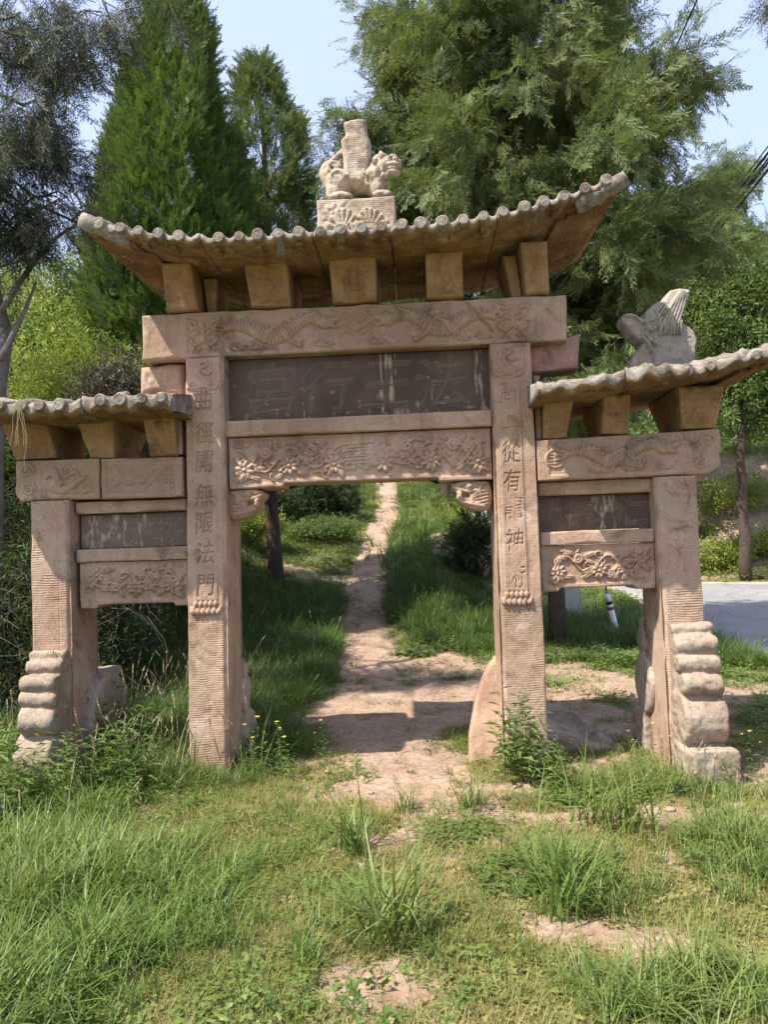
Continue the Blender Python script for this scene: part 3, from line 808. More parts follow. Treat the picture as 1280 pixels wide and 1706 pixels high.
def hatch(rel, x0, x1, z0, z1, period, depth, ang=0.0, seed=0):
    m = (rel.X >= x0) & (rel.X <= x1) & (rel.Z >= z0) & (rel.Z <= z1)
    c = rel.X * math.cos(ang) + rel.Z * math.sin(ang) + 0.005 * vnoise(rel.X * 11, rel.Z * 11, None, seed) + 0.003 * vnoise(rel.X * 34, rel.Z * 34, None, seed + 6)
    rel.h = rel.h - m * depth * (0.5 + 0.5 * np.cos(c / period * 2 * math.pi)) * np.clip(0.55 + 0.9 * fbm(rel.X * 9, rel.Z * 9, None, 3, seed + 2), 0, 1.3)

# ---- four pillars
PZ = {}
def pillar(xs_top, xs_bot, z1, glyphs, gz, seed, inner=True, lot=1.12):
    F = [(xs_bot[0], 0, -0.12), (xs_bot[1], 0, -0.12), (xs_top[1], 0, z1), (xs_top[0], 0, z1)]
    B = [(x, 0.42, z) for x, _, z in F]
    w = xs_bot[1] - xs_bot[0]; rel = Relief(w, z1 + 0.12, 0.004)
    if inner:
        zl = lot + 0.12
        rel.rect(0.045, 0.205, zl + 0.05, z1 - 0.12, 0.006)
        hatch(rel, 0.0, 0.042, zl, z1 - .1, 0.012, 0.003, math.pi / 2, seed)
        hatch(rel, 0.21, 0.235, zl, z1 - .1, 0.011, 0.0035, math.pi / 2, seed + 1)
        hatch(rel, 0.0, w, 0, zl - .06, 0.015, 0.0034, math.pi / 2 + .03, seed + 4)
        hatch(rel, 0.045, 0.205, zl + .05, z1 - .12, 0.010, 0.0012, 0.0, seed + 6)
        cx = 0.125
        for k, (ch, z) in enumerate(zip(glyphs, gz)):
            m = blur(glyph_mask(rel, ch, cx, z + 0.12, 0.125, 0.04, 1.2, seed + k), 0.5)
            m = sstep(.25, .95, m)
            fade = 0.012 if seed == 100 else 0.008 * np.clip(.75 + 1.1 * vnoise(rel.X * 14, rel.Z * 9, None, 77), .05, 1)
            rel.h = rel.h - fade * m
        # lotus seat: two rows of petals
        for i in range(5):
            rel.blob(cx - 0.066 + 0.033 * i, zl + 0.026, 0.017, 0.024, 0.020)
        for i in range(6):
            rel.blob(cx - 0.088 + 0.035 * i, zl - 0.022, 0.019, 0.026, 0.024, 0.5 * (2.5 - i) * 0.4)
        rel.stroke([(cx - .10, zl + 0.002), (cx + .10, zl + 0.002)], 0.010, 0.011)
        # knotted scroll over a lotus leaf
        t = z1 + 0.12
        rel.stroke([(cx - .01, t - .035), (cx + .02, t - .03), (cx + .03, t - .055), (cx - .005, t - .075), (cx - .03, t - .055), (cx - .01, t - .03)], 0.011, 0.013)
        rel.stroke([(cx - .02, t - .075), (cx - .035, t - .11), (cx - .005, t - .145), (cx + .01, t - .165)], [0.013, 0.014, 0.016, 0.02], 0.014)
        rel.stroke([(cx + .0, t - .10), (cx + .03, t - .115), (cx + .055, t - .108)], [0.012, 0.014, 0.006], 0.013)
        rel.blob(cx + .005, t - .185, .055, .03, 0.016)
        rel.stroke([(cx - .09, t - .175), (cx - .105, t - .205), (cx - .06, t - .215), (cx, t - .2), (cx + .06, t - .215), (cx + .10, t - .205), (cx + .09, t - .175)], 0.010, 0.013)
        rel.stroke([(cx - .08, t - .22), (cx, t - .232), (cx + .08, t - .22)], 0.009, 0.009)
    else:
        hatch(rel, 0, w, 0, z1 + .12, 0.016, 0.0038, math.pi / 2, seed)
        if seed == 102: rel.groove([(.192, .5), (.197, 1.2), (.195, 1.9)], 0.004, 0.003)
        else:
            for p in ([(.10, .95), (.12, 1.05), (.10, 1.13)], [(.06, 1.1), (.1, 1.06), (.13, 1.08)], [(.12, 1.05), (.15, .98), (.14, .93)]):
                rel.groove([(x + .02, z + .45) for x, z in p], 0.012, 0.008)
            rel.groove([(.19, 1.98), (.215, 1.88), (.205, 1.80)], 0.007, 0.01)
    rel.done(0.0025, seed)
    # broad arris on the inner side
    side = 1 if (xs_bot[0] < 0) else 0
    d = (w - rel.X) if side else rel.X
    rel.h = rel.h - 0.022 * (1 - sstep(0.0, 0.035, d))
    return carved('pillar', F, B, M_CARVE, gate, rel, er=0.008, seed=seed, chip=0.012)
p1 = pillar((-1.130, -0.864), (-1.165, -0.898), 2.815, '曲徑開無限法門', [2.52, 2.30, 2.10, 1.88, 1.69, 1.49, 1.27], 100)
p2 = pillar((0.936, 1.203), (0.915, 1.212), 2.815, '高上從有龍神術', [2.49, 2.31, 2.09, 1.90, 1.72, 1.50, 1.265], 101)
p3 = pillar((-2.220, -1.955), (-2.225, -1.945), 1.880, '', [], 102, False)
p4 = pillar((1.970, 2.238), (1.985, 2.246), 1.885, '', [], 103, False)
p1['label'] = 'tall pillar with crisp carved characters and a lotus'
p2['label'] = 'tall pillar with worn, partly erased characters'

# ---- main beam with two dragons and beast masks
rel = Relief(2.88, 0.315, 0.005)
X0 = 1.44
rel.rect(0.315, 0.545, 0.02, 0.298, -0.008); rel.rect(0.56, 2.395, 0.028, 0.295, -0.008); rel.rect(2.41, 2.63, 0.02, 0.298, -0.008)
beast_mask(rel, 0.43, 0.155, 0.25); beast_mask(rel, 2.52, 0.155, 0.25)
dragon(rel, 0.58, 1.40, 0.035, 0.285, False, 0.026, 4)
dragon(rel, 1.55, 2.38, 0.035, 0.285, True, 0.026, 9)
rel.spiral(1.475, 0.165, 0.05, 1.5, 0.012, 0.014); rel.blob(1.475, 0.165, 0.028, 0.028, 0.018)
for dz in (-.05, 0.0, .05): rel.stroke([(1.44, .165 + dz), (1.39, .2 + dz), (1.37, .17 + dz * 1.3)], [0.012, 0.009, 0.003], 0.012); rel.stroke([(1.51, .165 + dz), (1.56, .2 + dz), (1.58, .17 + dz * 1.3)], [0.012, 0.009, 0.003], 0.012)
rel.groove([(2.20, .33), (2.235, .27), (2.285, .225), (2.30, .18), (2.36, .13), (2.385, .09)], 0.009, 0.02)
hatch(rel, 0, .3, 0, .32, 0.016, 0.0025, 1.2, 3); hatch(rel, 2.64, 2.88, 0, .32, 0.0135, 0.004, 0.12, 5)
rel.done(0.003, 5)
carved('beam', [(-1.44, .04, 2.822), (1.455, .04, 2.826), (1.462, .04, 3.137), (-1.44, .04, 3.137)], [(-1.44, .38, 2.822), (1.455, .38, 2.826), (1.462, .38, 3.137), (-1.44, .38, 3.137)], M_CARVE, gate, rel, er=0.018, seed=6, chip=0.012, label='long top beam carved with two dragons and beast masks')

# ---- inscription plaques
def plaque(x0, x1, z0, z1, y, chars, cxs, cz, size, drips, seed, label, light=0.0):
    rel = Relief(x1 - x0, z1 - z0, 0.0045)
    for k, (ch, cx) in enumerate(zip(chars, cxs)):
        m = blur(glyph_mask(rel, ch, cx - x0, cz - z0, size, 0.05, 1.0, seed + k), 1.0)
        edge = np.exp(-((m - 0.42) / 0.18) ** 2)
        rel.h = rel.h + 0.006 * m - 0.009 * edge
        ed2 = np.exp(-((m - 0.36) / 0.15) ** 2) * (0.55 + 0.45 * vnoise(rel.X * 30, rel.Z * 30, None, seed))
        rel.worn = np.maximum(np.maximum(rel.worn, 0.72 * ed2), .10 * m)
    sp = fbm(rel.X * 28, rel.Z * 28, None, 4, seed)
    rel.worn = np.maximum(rel.worn, 0.4 * sstep(0.40, 0.55, sp + 0.35 * (0.3 - rel.Z / rel.hh)))
    for (cx, w, zt, zb_, st) in drips:                        # flaked and lime-streaked strips
        nx_ = w * (0.55 + 0.6 * vnoise(rel.Z * 14, rel.Z * 0 + cx, None, seed + 9))
        a = (1 - sstep(0.6, 1.15, np.abs(rel.X - (cx - x0)) / np.maximum(nx_, 0.004))) * sstep(zb_ - .02, zb_ + .04, rel.Z + z0) * (1 - sstep(zt - .03, zt + .02, rel.Z + z0))
        a = a * sstep(-.22, .22, fbm(rel.X * 60, rel.Z * 14, None, 4, seed + 4))
        rel.worn = np.maximum(rel.worn, st * a); rel.h = rel.h + 0.003 * a
    rel.worn = np.clip(rel.worn + light, 0, 1)
    rel.done(0.0015, seed)
    return block('plaque', x0, x1, y, y + .1, z0, z1, M_PLAQUE, gate, rel=rel, er=0.004, seed=seed, chip=0.002, label=label)
plaque(-0.893, 0.94, 2.388, 2.818, 0.14, '宮行王法', [-0.56, -0.18, 0.235, 0.61], 2.605, 0.37,
       [(0.195, .016, 2.9, 2.50, .8), (0.228, .020, 2.9, 2.58, .85), (0.262, .022, 2.9, 2.47, .8), (0.295, .012, 2.9, 2.66, .7), (0.24, .05, 2.9, 2.72, .6), (0.20, .010, 2.46, 2.36, .9), (0.85, .016, 2.9, 2.46, .7), (0.878, .014, 2.9, 2.40, .8), (0.862, .03, 2.9, 2.66, .5), (0.44, .05, 2.48, 2.38, .6), (-0.345, .008, 2.56, 2.38, .75), (0.33, .08, 2.43, 2.37, .6), (0.89, .05, 2.47, 2.37, .7), (.55, .03, 2.56, 2.47, .4)], 31, 'dark slate plaque with four large outlined characters')
plaque(-1.935, -1.166, 1.545, 1.778, 0.14, '心行法妙', [-1.77, -1.60, -1.44, -1.27], 1.655, 0.17,
       [(-1.84, .10, 1.9, 1.5, .75), (-1.70, .07, 1.9, 1.6, .8), (-1.62, .025, 1.9, 1.5, .6), (-1.50, .045, 1.9, 1.64, .8), (-1.505, .016, 1.7, 1.5, .8), (-1.36, .03, 1.62, 1.57, .6)], 47, 'small grey slate plaque streaked with pale lime', 0.20)
plaque(1.222, 1.985, 1.555, 1.785, 0.14, '大德功仁', [1.31, 1.50, 1.70, 1.87], 1.67, 0.18,
       [(1.655, .075, 1.9, 1.54, .75), (1.72, .05, 1.9, 1.66, .6), (1.735, .015, 1.7, 1.54, .8), (1.6, .04, 1.9, 1.73, .5)], 53, 'small dark plaque with a flaked pale patch')

# ---- ledges
def ledge(x0, x1, z0, z1, y0, y1, seed, hatchp=0.012):
    rel = Relief(x1 - x0, z1 - z0, 0.005); hatch(rel, 0, 9, 0, 9, hatchp, 0.003, 0.1 * R_.uniform(-2, 4), seed); rel.done(0.003, seed)
    return block('ledge', x0, x1, y0, y1, z0, z1, M_CARVE, gate, rel=rel, er=0.008, seed=seed, chip=0.012)
ledge(-0.876, 0.930, 2.268, 2.376, 0.02, 0.34, 61, 0.014)
ledge(-1.945, -1.166, 1.785, 1.866, 0.07, 0.34, 62); ledge(-1.935, -1.166, 1.452, 1.540, 0.06, 0.34, 63)
ledge(1.222, 1.972, 1.793, 1.884, 0.07, 0.34, 64, 0.011); ledge(1.222, 1.972, 1.460, 1.550, 0.06, 0.34, 65)

# ---- carved lintels with stepped soffits
def lintel(x0, x1, z0, z1, step, sx0, sx1, y, seed, fn, label):
    w = x1 - x0
    rel = Relief(w, z1 - z0, 0.005)
    rel.rect(0.025, w - 0.025, 0.032, z1 - z0 - 0.012, -0.007)
    fn(rel); hatch(rel, 0, w, 0, .026, 0.012, 0.002, 0, seed); rel.done(0.0022, seed)
    zb = lambda U: step * (sstep(sx0 - .012, sx0 + .004, x0 + U * w) - sstep(sx1 - .004, sx1 + .012, x0 + U * w))
    return block('lintel', x0, x1, y, y + .26, z0, z1, M_CARVE, gate, rel=rel, er=0.007, seed=seed, chip=0.008, zb=zb, label=label)
def f_main(rel):
    vine(rel, .03, .80, .04, .325, 0.024, 3, 1.7); vine(rel, .98, 1.77, .04, .325, 0.024, 8, 1.7)
    m = blur(glyph_mask(rel, '壽', .885, .185, .22, 0.02, 1.0, 4), 0.8); rel.car = np.maximum(rel.car, 0.016 * m)
    rel.flower(1.03, .18, .10, 0.018, 11)
lintel(-0.862, 0.922, 1.915, 2.262, 0.026, -0.49, 0.56, 0.06, 71, f_main, 'wide lintel carved with flowers around a longevity character')
lintel(-1.922, -1.166, 1.136, 1.448, 0.022, -1.80, -1.27, 0.08, 72, lambda r: vine(r, .06, .72, .05, .29, 0.026, 12, 1.6), 'small lintel carved with tangled vines, missing a corner')
lintel(1.222, 1.972, 1.152, 1.456, 0.022, 1.34, 1.83, 0.08, 73, lambda r: vine(r, .04, .72, .05, .28, 0.025, 15, 1.5), 'small lintel carved with flowers and leaves')

# ---- lower beams of the side bays, scrolled outer ends
def scroll_end(V):  # share of the width cut away at the outer end by the scrolls
    z = V * 0.27
    return 0.02 + 0.045 * sstep(0.2, 0.0, V) + 0.010 * (1 - np.abs(np.sin(V * math.pi * 2.0)))
rel = Relief(0.60, 0.275, 0.005)
rel.rect(.185, .59, .03, .25, -0.006); rel.spiral(.085, .205, .05, 1.7, .012, .014); rel.spiral(.10, .075, .048, 1.7, .012, .014)
rel.stroke([(.22, .16), (.27, .2), (.32, .12), (.28, .07), (.34, .06), (.42, .10), (.5, .15)], [.018, .03, .028, .022, .026, .022, .01], .022); rel.blob(.24, .19, .035, .026, .022)
rel.spiral(.36, .20, .04, 1.4, .012, .014); rel.stroke([(.36, .15), (.43, .19), (.46, .15), (.41, .1)], .012, .013); rel.spiral(.5, .07, .04, 1.5, .01, .012); rel.stroke([(.3, .05), (.42, .055), (.55, .06)], .01, .01)
rel.done(.003, 81)
carved('beam', [(-2.335, 0, 1.885), (-1.742, 0, 1.882), (-1.738, 0, 2.155), (-2.335, 0, 2.160)], [(-2.335, .36, 1.885), (-1.742, .36, 1.882), (-1.738, .36, 2.155), (-2.335, .36, 2.160)], M_CARVE, gate, rel, er=.01, seed=81, chip=.012, xe0=scroll_end, label='outer half of a cracked beam with a scrolled end')
rel = Relief(0.575, 0.27, 0.005)
rel.rect(.0, .51, .03, .25, -0.006); roundel(rel, .475, .14, .07)
rel.car *= (rel.X < .505)
rel.stroke([(.06, .06), (.14, .12), (.2, .1), (.3, .12), (.36, .2), (.42, .21), (.4, .15), (.33, .08)], [.008, .012, .016, .02, .022, .015, .012, .006], .011)
rel.stroke([(.05, .06), (.2, .045), (.3, .05)], .01, .008); rel.stroke([(.1, .22), (.16, .15), (.24, .2)], .009, .008)
rel.done(.003, 82)
carved('beam', [(-1.730, .004, 1.876), (-1.166, .004, 1.874), (-1.166, .004, 2.143), (-1.729, .004, 2.152)], [(-1.730, .36, 1.876), (-1.166, .36, 1.874), (-1.166, .36, 2.143), (-1.729, .36, 2.152)], M_CARVE, gate, rel, er=.01, seed=82, chip=.012, label='inner half of a cracked beam with a faint roundel')
rel = Relief(1.21, 0.285, 0.005)
rel.rect(.08, 1.0, .035, .262, -0.008); roundel(rel, .12, .15, .06)
dragon(rel, .2, .97, .045, .255, False, .026, 21)
for cx, cz, r in ((.83, .20, .045), (.60, .09, .05), (.47, .07, .035), (.70, .1, .04)): rel.spiral(cx, cz, r, 1.5, .011, .015, 1.0, -1)
rel.spiral(1.115, .215, .052, 1.6, .011, .013); rel.spiral(1.075, .075, .043, 1.6, .011, .013, 2.0, -1); rel.stroke([(1.115, .16), (1.10, .13), (1.10, .11)], .01, .012)
hatch(rel, 1.005, 1.21, 0, .3, .013, .0025, .05, 9); hatch(rel, 0, .08, 0, .3, .013, .0025, .05, 10)
rel.done(.003, 83)
carved('beam', [(1.216, 0, 1.888), (2.425, 0, 1.893), (2.440, 0, 2.186), (1.213, 0, 2.157)], [(1.216, .36, 1.888), (2.425, .36, 1.893), (2.440, .36, 2.186), (1.213, .36, 2.157)], M_CARVE, gate, rel, er=.012, seed=83, chip=.012, xe1=lambda V: 1 - scroll_end(V), label='unbroken side beam with a dragon, roundel and scrolled end')

# ---- stubs behind the tall pillars and end plates of the side roofs
o = block('wall_stub', -1.50, -1.18, .12, .34, 2.60, 2.812, M_ROUGH, gate, seed=91, er=.05, chip=.03, noise=.012, res=.01)
rel = Relief(.34, .23, .006); rel.worn = .7 * sstep(0.0, .4, fbm(rel.X * 9, rel.Z * 9, None, 4, 5) + .9 * (rel.Z / .23 - .62) + .6 * (1 - rel.X / .15)); rel.done(.006, 92)
carved('wall_stub', [(1.215, .16, 2.64), (1.545, .16, 2.66), (1.57, .16, 2.94), (1.455, .16, 2.815)][0:2] + [(1.57, .16, 2.90), (1.215, .16, 2.815)], [(1.215, .36, 2.64), (1.545, .36, 2.66), (1.57, .36, 2.90), (1.215, .36, 2.815)], M_REDST, gate, rel, er=.02, seed=92, chip=.02, label='broken wall stub with red paint left on it')
block('end_plate', -1.330, -1.172, .03, .36, 2.165, 2.585, M_STONE, gate, seed=93, er=.01, res=.008)
block('end_plate', 1.222, 1.262, .05, .36, 2.17, 2.60, M_STONE, gate, seed=94, er=.01, res=.008)

# ---- corbels shaped as dragon heads
def head_relief(x0, z0, sg):
    def f(a, b):
        r = Relief(.34, .24, .005); L = lambda u: u
        r.blob(.15, .17, .03, .026, .02); r.blob(.15, .17, .015, .014, .028); r.stroke([(.06, .19), (.13, .215), (.2, .19)], .016, .016)
        r.blob(.215, .185, .025, .02, .018); r.blob(.225, .11, .032, .03, .028); r.stroke([(.10, .14), (.17, .135), (.27, .17)], .012, .012)
        r.groove([(.12, .115), (.16, .105), (.19, .11)], .016, .03)
        for k in range(5): r.stroke([(.03, .05 + .022 * k), (.09, .035 + .024 * k), (.14, .05 + .012 * k)], .007, .010)
        r.stroke([(.02, .2), (.07, .17), (.09, .13), (.07, .11)], .009, .012); r.stroke([(.05, .03), (.15, .05), (.22, .07)], .010, .012)
        from_i = np.clip(((np.abs(a - x0)) / r.res).astype(int), 0, r.nx - 1); from_j = np.clip(((b - z0) / r.res).astype(int), 0, r.nz - 1)
        return r.car[from_j, from_i]
    return f
hp = [(0, .0), (.13, .005), (.20, .045), (.235, .075), (.245, .10), (.235, .125), (.265, .15), (.275, .18), (.24, .205), (.18, .215), (.10, .205), (0, .21)]
puff('corbel', [(-0.902 + a, 1.705 + b) for a, b in hp], .10, .03, M_CARVE, gate, lambda a, b, t: (a, .19 + t, b), .006, head_relief(-0.902, 1.705, 1), .8, .002, 3)
puff('corbel', [(0.918 - a, 1.705 + b) for a, b in hp][::-1], .10, .03, M_CARVE, gate, lambda a, b, t: (a, .19 + t, b), .006, head_relief(0.918, 1.705, -1), .8, .002, 4)

# ---- brackets under the roofs
def bracket(xb, xt, z0, z1, y0, lean, seed, fn=None, y1=.42, m=None, res=0.008):
    F = [(xb[0], y0, z0), (xb[1], y0, z0), (xt[1], y0 - lean, z1), (xt[0], y0 - lean, z1)]
    B = [(xb[0], y1, z0), (xb[1], y1, z0), (xt[1], y1 + lean * 1.5, z1), (xt[0], y1 + lean * 1.5, z1)]
    rel = Relief(xb[1] - xb[0], z1 - z0, res); hatch(rel, 0, 9, 0, 9, .014, .003, math.pi / 2, seed)
    if fn: fn(rel)
    rel.done(.003, seed)
    return carved('bracket', F, B, m or M_OCHRE, gate, rel, er=.012, seed=seed, chip=.015)
def fig(rel):
    w, h = rel.w, rel.hh
    rel.stroke([(w * .5, h * .78), (w * .42, h * .6), (w * .55, h * .45), (w * .45, h * .3)], [.026, .022, .028, .02], .018); rel.blob(w * .5, h * .82, .024, .026, .02)
    rel.stroke([(w * .35, h * .14), (w * .5, h * .2), (w * .65, h * .14)], .016, .014)
def niche(rel):
    w, h = rel.w, rel.hh
    rel.rect(w * .28, w * .72, h * .03, h * .80, -.02); rel.rect(w * .36, w * .62, h * .03, h * .74, -.02); rel.rect(w * .42, w * .58, h * .3, h * .7, .014); rel.rect(w * .40, w * .60, h * .26, h * .30, .016)
bracket((-1.250, -1.03), (-1.245, -1.05), 3.139, 3.437, 0.0, .10, 111, None)
bracket((-1.024, -.945), (-1.024, -.93), 3.139, 3.40, .16, .04, 112, None)
bracket((-.668, -.395), (-.69, -.40), 3.139, 3.422, 0.0, .10, 113, fig)
bracket((-.110, .190), (-.115, .195), 3.139, 3.418, 0.0, .10, 114, niche)
bracket((.525, .770), (.525, .770), 3.139, 3.420, 0.0, .10, 115, fig)
bracket((1.19, 1.345), (1.15, 1.325), 3.139, 3.45, 0.0, .10, 116, None)
bracket((1.115, 1.183), (1.05, 1.143), 3.139, 3.43, .12, .05, 117, None)
bracket((-2.32, -2.035), (-2.36, -2.06), 2.163, 2.41, 0.0, .10, 118, None)
bracket((-1.80, -1.635), (-1.855, -1.60), 2.156, 2.40, 0.0, .10, 119, None)
bracket((-1.385, -1.20), (-1.40, -1.19), 2.150, 2.395, .0, .10, 120, fig, y1=.028)
bracket((1.262, 1.415), (1.265, 1.45), 2.165, 2.40, 0.0, .10, 121, None)
bracket((1.645, 1.822), (1.64, 1.815), 2.175, 2.42, 0.0, .10, 122, None)
bracket((2.165, 2.385), (2.12, 2.415), 2.188, 2.45, 0.0, .10, 123, None)

# ---- roofs
def tile_mesh(r=.036, length=.66, rise=.19, seed=0):
    mb = MB(); n = 12; V = []; F = []
    L = 7
    for j in range(L):
        y = j / (L - 1) * length; z = rise * j / (L - 1)
        for i in range(n):
            a = 2 * math.pi * i / n
            V.append((r * (1 + .07 * math.sin(j * 2.1 + seed)) * math.cos(a), y, z + r * math.sin(a)))
    for j in range(L - 1):
        for i in range(n):
            F.append((j * n + i, j * n + (i + 1) % n, (j + 1) * n + (i + 1) % n, (j + 1) * n + i))
    prev = list(range(n))                                      # round end with rim, groove and boss
    for rr, yy in ((.96, -.004), (.80, -.008), (.70, -.0065), (.5, -.0075), (.25, -.010)):
        o = len(V)
        for i in range(n):
            a = 2 * math.pi * i / n; V.append((r * rr * math.cos(a), yy, r * rr * math.sin(a)))
        for i in range(n): F.append((prev[(i + 1) % n], prev[i], o + i, o + (i + 1) % n))
        prev = [o + i for i in range(n)]
    F.append(tuple(prev[::-1]))
    V = np.array(V); V += .0030 * np.stack([vnoise(V[:, 0] * 40 + seed, V[:, 1] * 30, V[:, 2] * 40, 1), vnoise(V[:, 0] * 40, V[:, 1] * 30 + seed, V[:, 2] * 40, 2), vnoise(V[:, 0] * 40, V[:, 1] * 30, V[:, 2] * 40 + seed, 3)], 1)
    return fast_mesh('roof_tile', V, F, M_TILE, None, True)
TILES = [tile_mesh(.038, .16, .04, seed=s) for s in range(4)]
_mb = MB(); _mb.box(-.019, .019, 0, .11, -.016, .012)
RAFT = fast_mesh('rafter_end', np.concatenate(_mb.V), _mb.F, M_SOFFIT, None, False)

def roof(splits, zu, yf, yb, thick, sp, rise, seed, erode=0.0, raf=True, offs=None):
    q = random.Random(seed)
    for k, (a, b) in enumerate(zip(splits[:-1], splits[1:])):
        a += .004; b -= .004
        dz = 0 if offs is None else offs[k]
        n = max(8, int((b - a) / .015)); xs = np.linspace(a, b, n)
        yr = (yf + yb) / 2
        prof = [(yf + .015, 0.0), (yf + .35 * (yb - yf), .004), (yf + .62 * (yb - yf), .004), (yb - .02, .0), (yb, thick * .6), (yb - .02, thick), (yr + .25, thick + rise * .62), (yr, thick + rise), (yr - .25, thick + rise * .62), (yf + .05, thick), (yf, thick * .85), (yf - .004, thick * .35)]
        # finer profile
        pr = []
        for (p, r) in zip(prof, prof[1:] + prof[:1]):
            m = max(1, int(math.hypot(p[0] - r[0], p[1] - r[1]) / (.018 if (p[0] < yf + .06 and r[0] < yf + .06) else .05)))
            for i in range(m): pr.append((p[0] + (r[0] - p[0]) * i / m, p[1] + (r[1] - p[1]) * i / m))
        pr = np.array(pr); m = len(pr)
        X, I = np.meshgrid(xs, np.arange(m), indexing='ij')
        Y = pr[I, 0]; Z = pr[I, 1] + zu(X) + dz
        wav = .016 * np.cos(X / sp * 2 * math.pi) * np.exp(-((Y - yf) / .05) ** 2)
        nn = fbm(X * 9, Y * 9, Z * 9, 4, seed + k) + .8 * fbm(X * 30, Y * 30, Z * 30, 3, seed + k + 4)
        big = fbm(X * 3.2, Y * 3.2, Z * 3.2, 3, seed + 30 + k)
        Z = Z + .010 * nn + wav - .02 * np.clip(big - .1, 0, 1)
        Y = Y + .012 * fbm(X * 11, Y * 7, Z * 11, 3, seed + 60) + erode * .10 * np.clip(fbm(X * 6, X * 0 + seed, None, 3, seed + 2) , -.4, .6) * np.exp(-((Y - yf) / .12) ** 2)
        if erode: Z = Z + erode * .045 * fbm(X * 11, Y * 11, None, 3, seed + 4) * sstep(zu(X) + .02, zu(X) + thick, Z)
        i = np.arange(n - 1)[:, None] * m; j = np.arange(m)[None, :]
        f = np.stack([i + j, i + m + j, i + m + (j + 1) % m, i + (j + 1) % m], -1).reshape(-1, 4)
        Vt = np.stack([X, Y, Z], -1).reshape(-1, 3)
        caps = []
        for base, fl in ((0, 1), ((n - 1) * m, -1)):
            c = len(Vt); Vt = np.concatenate([Vt, Vt[base:base + m].mean(0)[None] + np.array([[0, 0, -.03]])])
            t = np.stack([base + np.arange(m), base + (np.arange(m) + 1) % m, np.full(m, c)], 1)
            caps.append(t[:, ::fl] if fl == -1 else t)
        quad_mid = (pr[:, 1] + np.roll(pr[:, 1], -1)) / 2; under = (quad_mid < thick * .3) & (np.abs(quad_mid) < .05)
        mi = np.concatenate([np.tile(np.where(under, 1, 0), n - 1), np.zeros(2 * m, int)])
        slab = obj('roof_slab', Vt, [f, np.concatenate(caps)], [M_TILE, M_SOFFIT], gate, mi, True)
        base = wloc(gate)
        # end tiles along the eave
        x = a + sp * .35 if k else a + .05
        first = int(np.ceil((a + .02) / sp)); last = int(np.floor((b - .02) / sp))
        for t in range(first, last + 1):
            x = t * sp + q.uniform(-.008, .008)
            if erode and q.random() < erode * .35: continue
            o = bpy.data.objects.new('roof_tile', TILES[q.randrange(4)]); COL.objects.link(o); o.parent = slab
            s = (1 + q.uniform(-.20, .10)) * (1 - .12 * erode * q.random())
            slope = float(zu(x + .05) - zu(x - .05)) / .1
            o.location = Vector((x, yf - .012 + q.uniform(-.006, .004) + erode * q.uniform(0, .05), float(zu(x)) + dz + thick * .68 - .012 * erode)) - Vector(base)
            o.scale = (s, 1, s); o.rotation_euler = (q.uniform(-.10, .10), -math.atan(slope) + q.uniform(-3, 3), q.uniform(-.10, .10))
        if raf:
            for t in range(int(np.ceil((a + .03) / .088)), int(np.floor((b - .03) / .088)) + 1):
                if q.random() < .12: continue
                x = t * .088 + q.uniform(-.006, .006)
                o = bpy.data.objects.new('rafter_end', RAFT); COL.objects.link(o); o.parent = slab
                o.location = Vector((x, yf + .04, float(zu(x)) + dz - .005)) - Vector(base); o.scale = (1 + q.uniform(-.1, .15), 1, 1 + q.uniform(-.35, .1))
                o.rotation_euler = (0, -math.atan(float(zu(x + .05) - zu(x - .05)) / .1), 0)
        SL.append((slab, a, b, dz))
SL = []
def zu_main(x):
    x = np.asarray(x, float)
    return 3.402 + .03 * (x / 1.6) + .175 * np.clip((np.abs(x - .02) - .62) / 1.0, 0, 2) ** 2.0
def zu_left(x):
    x = np.asarray(x, float); return 2.385 + .09 * np.clip((-x - 1.9) / .7, 0, 2) ** 2
def zu_right(x):
    x = np.asarray(x, float); return 2.365 + .075 * np.clip((x - 1.15) / 1.0, 0, 2) + .06 * np.clip((x - 2.0) / .6, 0, 2) ** 2
roof([-1.615, -.87, -.17, .31, .965, 1.735], zu_main, -.47, .85, .062, .125, .17, 200, 0.0, True, [.004, 0, -.004, .002, .012])
roof([-2.66, -1.66, -1.085], zu_left, -.43, .80, .108, .128, .09, 210, 0.0, False, [-.012, .004])
roof([1.165, 1.70, 2.62], zu_right, -.44, .80, .085, .13, .09, 220, 1.0, False, [0, .012])
# layered boards cut into the soffit at the ends of the roofs
for (slab, xa, sg, zf, yf, yb, nn) in ((SL[0][0], -1.60, 1, zu_main, -.40, .80, 6), (SL[4][0], 1.72, -1, zu_main, -.40, .80, 6), (SL[8][0], 2.60, -1, zu_right, -.36, .74, 3)):
    for i in range(nn):
        x0 = xa + sg * .058 * i; x1 = x0 + sg * .050
        m_ = MB(); ys = np.linspace(yf + .03 * i, yb, 9); V = []
        for y in ys:
            s = .03 * (y - yf) / (yb - yf)
            xx0, xx1 = x0 + sg * s * 3, x1 + sg * s * 3
            z0 = float(zf(xx0)) - .004 - .010 * (nn - i) / nn
            V += [(xx0, y, z0 - .012), (xx1, y, float(zf(xx1)) - .008), (xx1, y, float(zf(xx1)) + .02), (xx0, y, z0 + .03)]
        F = []
        for j in range(8):
            for c in range(4): F.append((j * 4 + c, j * 4 + (c + 1) % 4, j * 4 + 4 + (c + 1) % 4, j * 4 + 4 + c))
        F += [(3, 2, 1, 0), (32, 33, 34, 35)]
        V = np.array(V); V[:, 2] += .004 * fbm(V[:, 0] * 9, V[:, 1] * 9, V[:, 2] * 9, 3, i)
        obj('soffit_board', V, F, M_SOFFIT, slab, None, False)
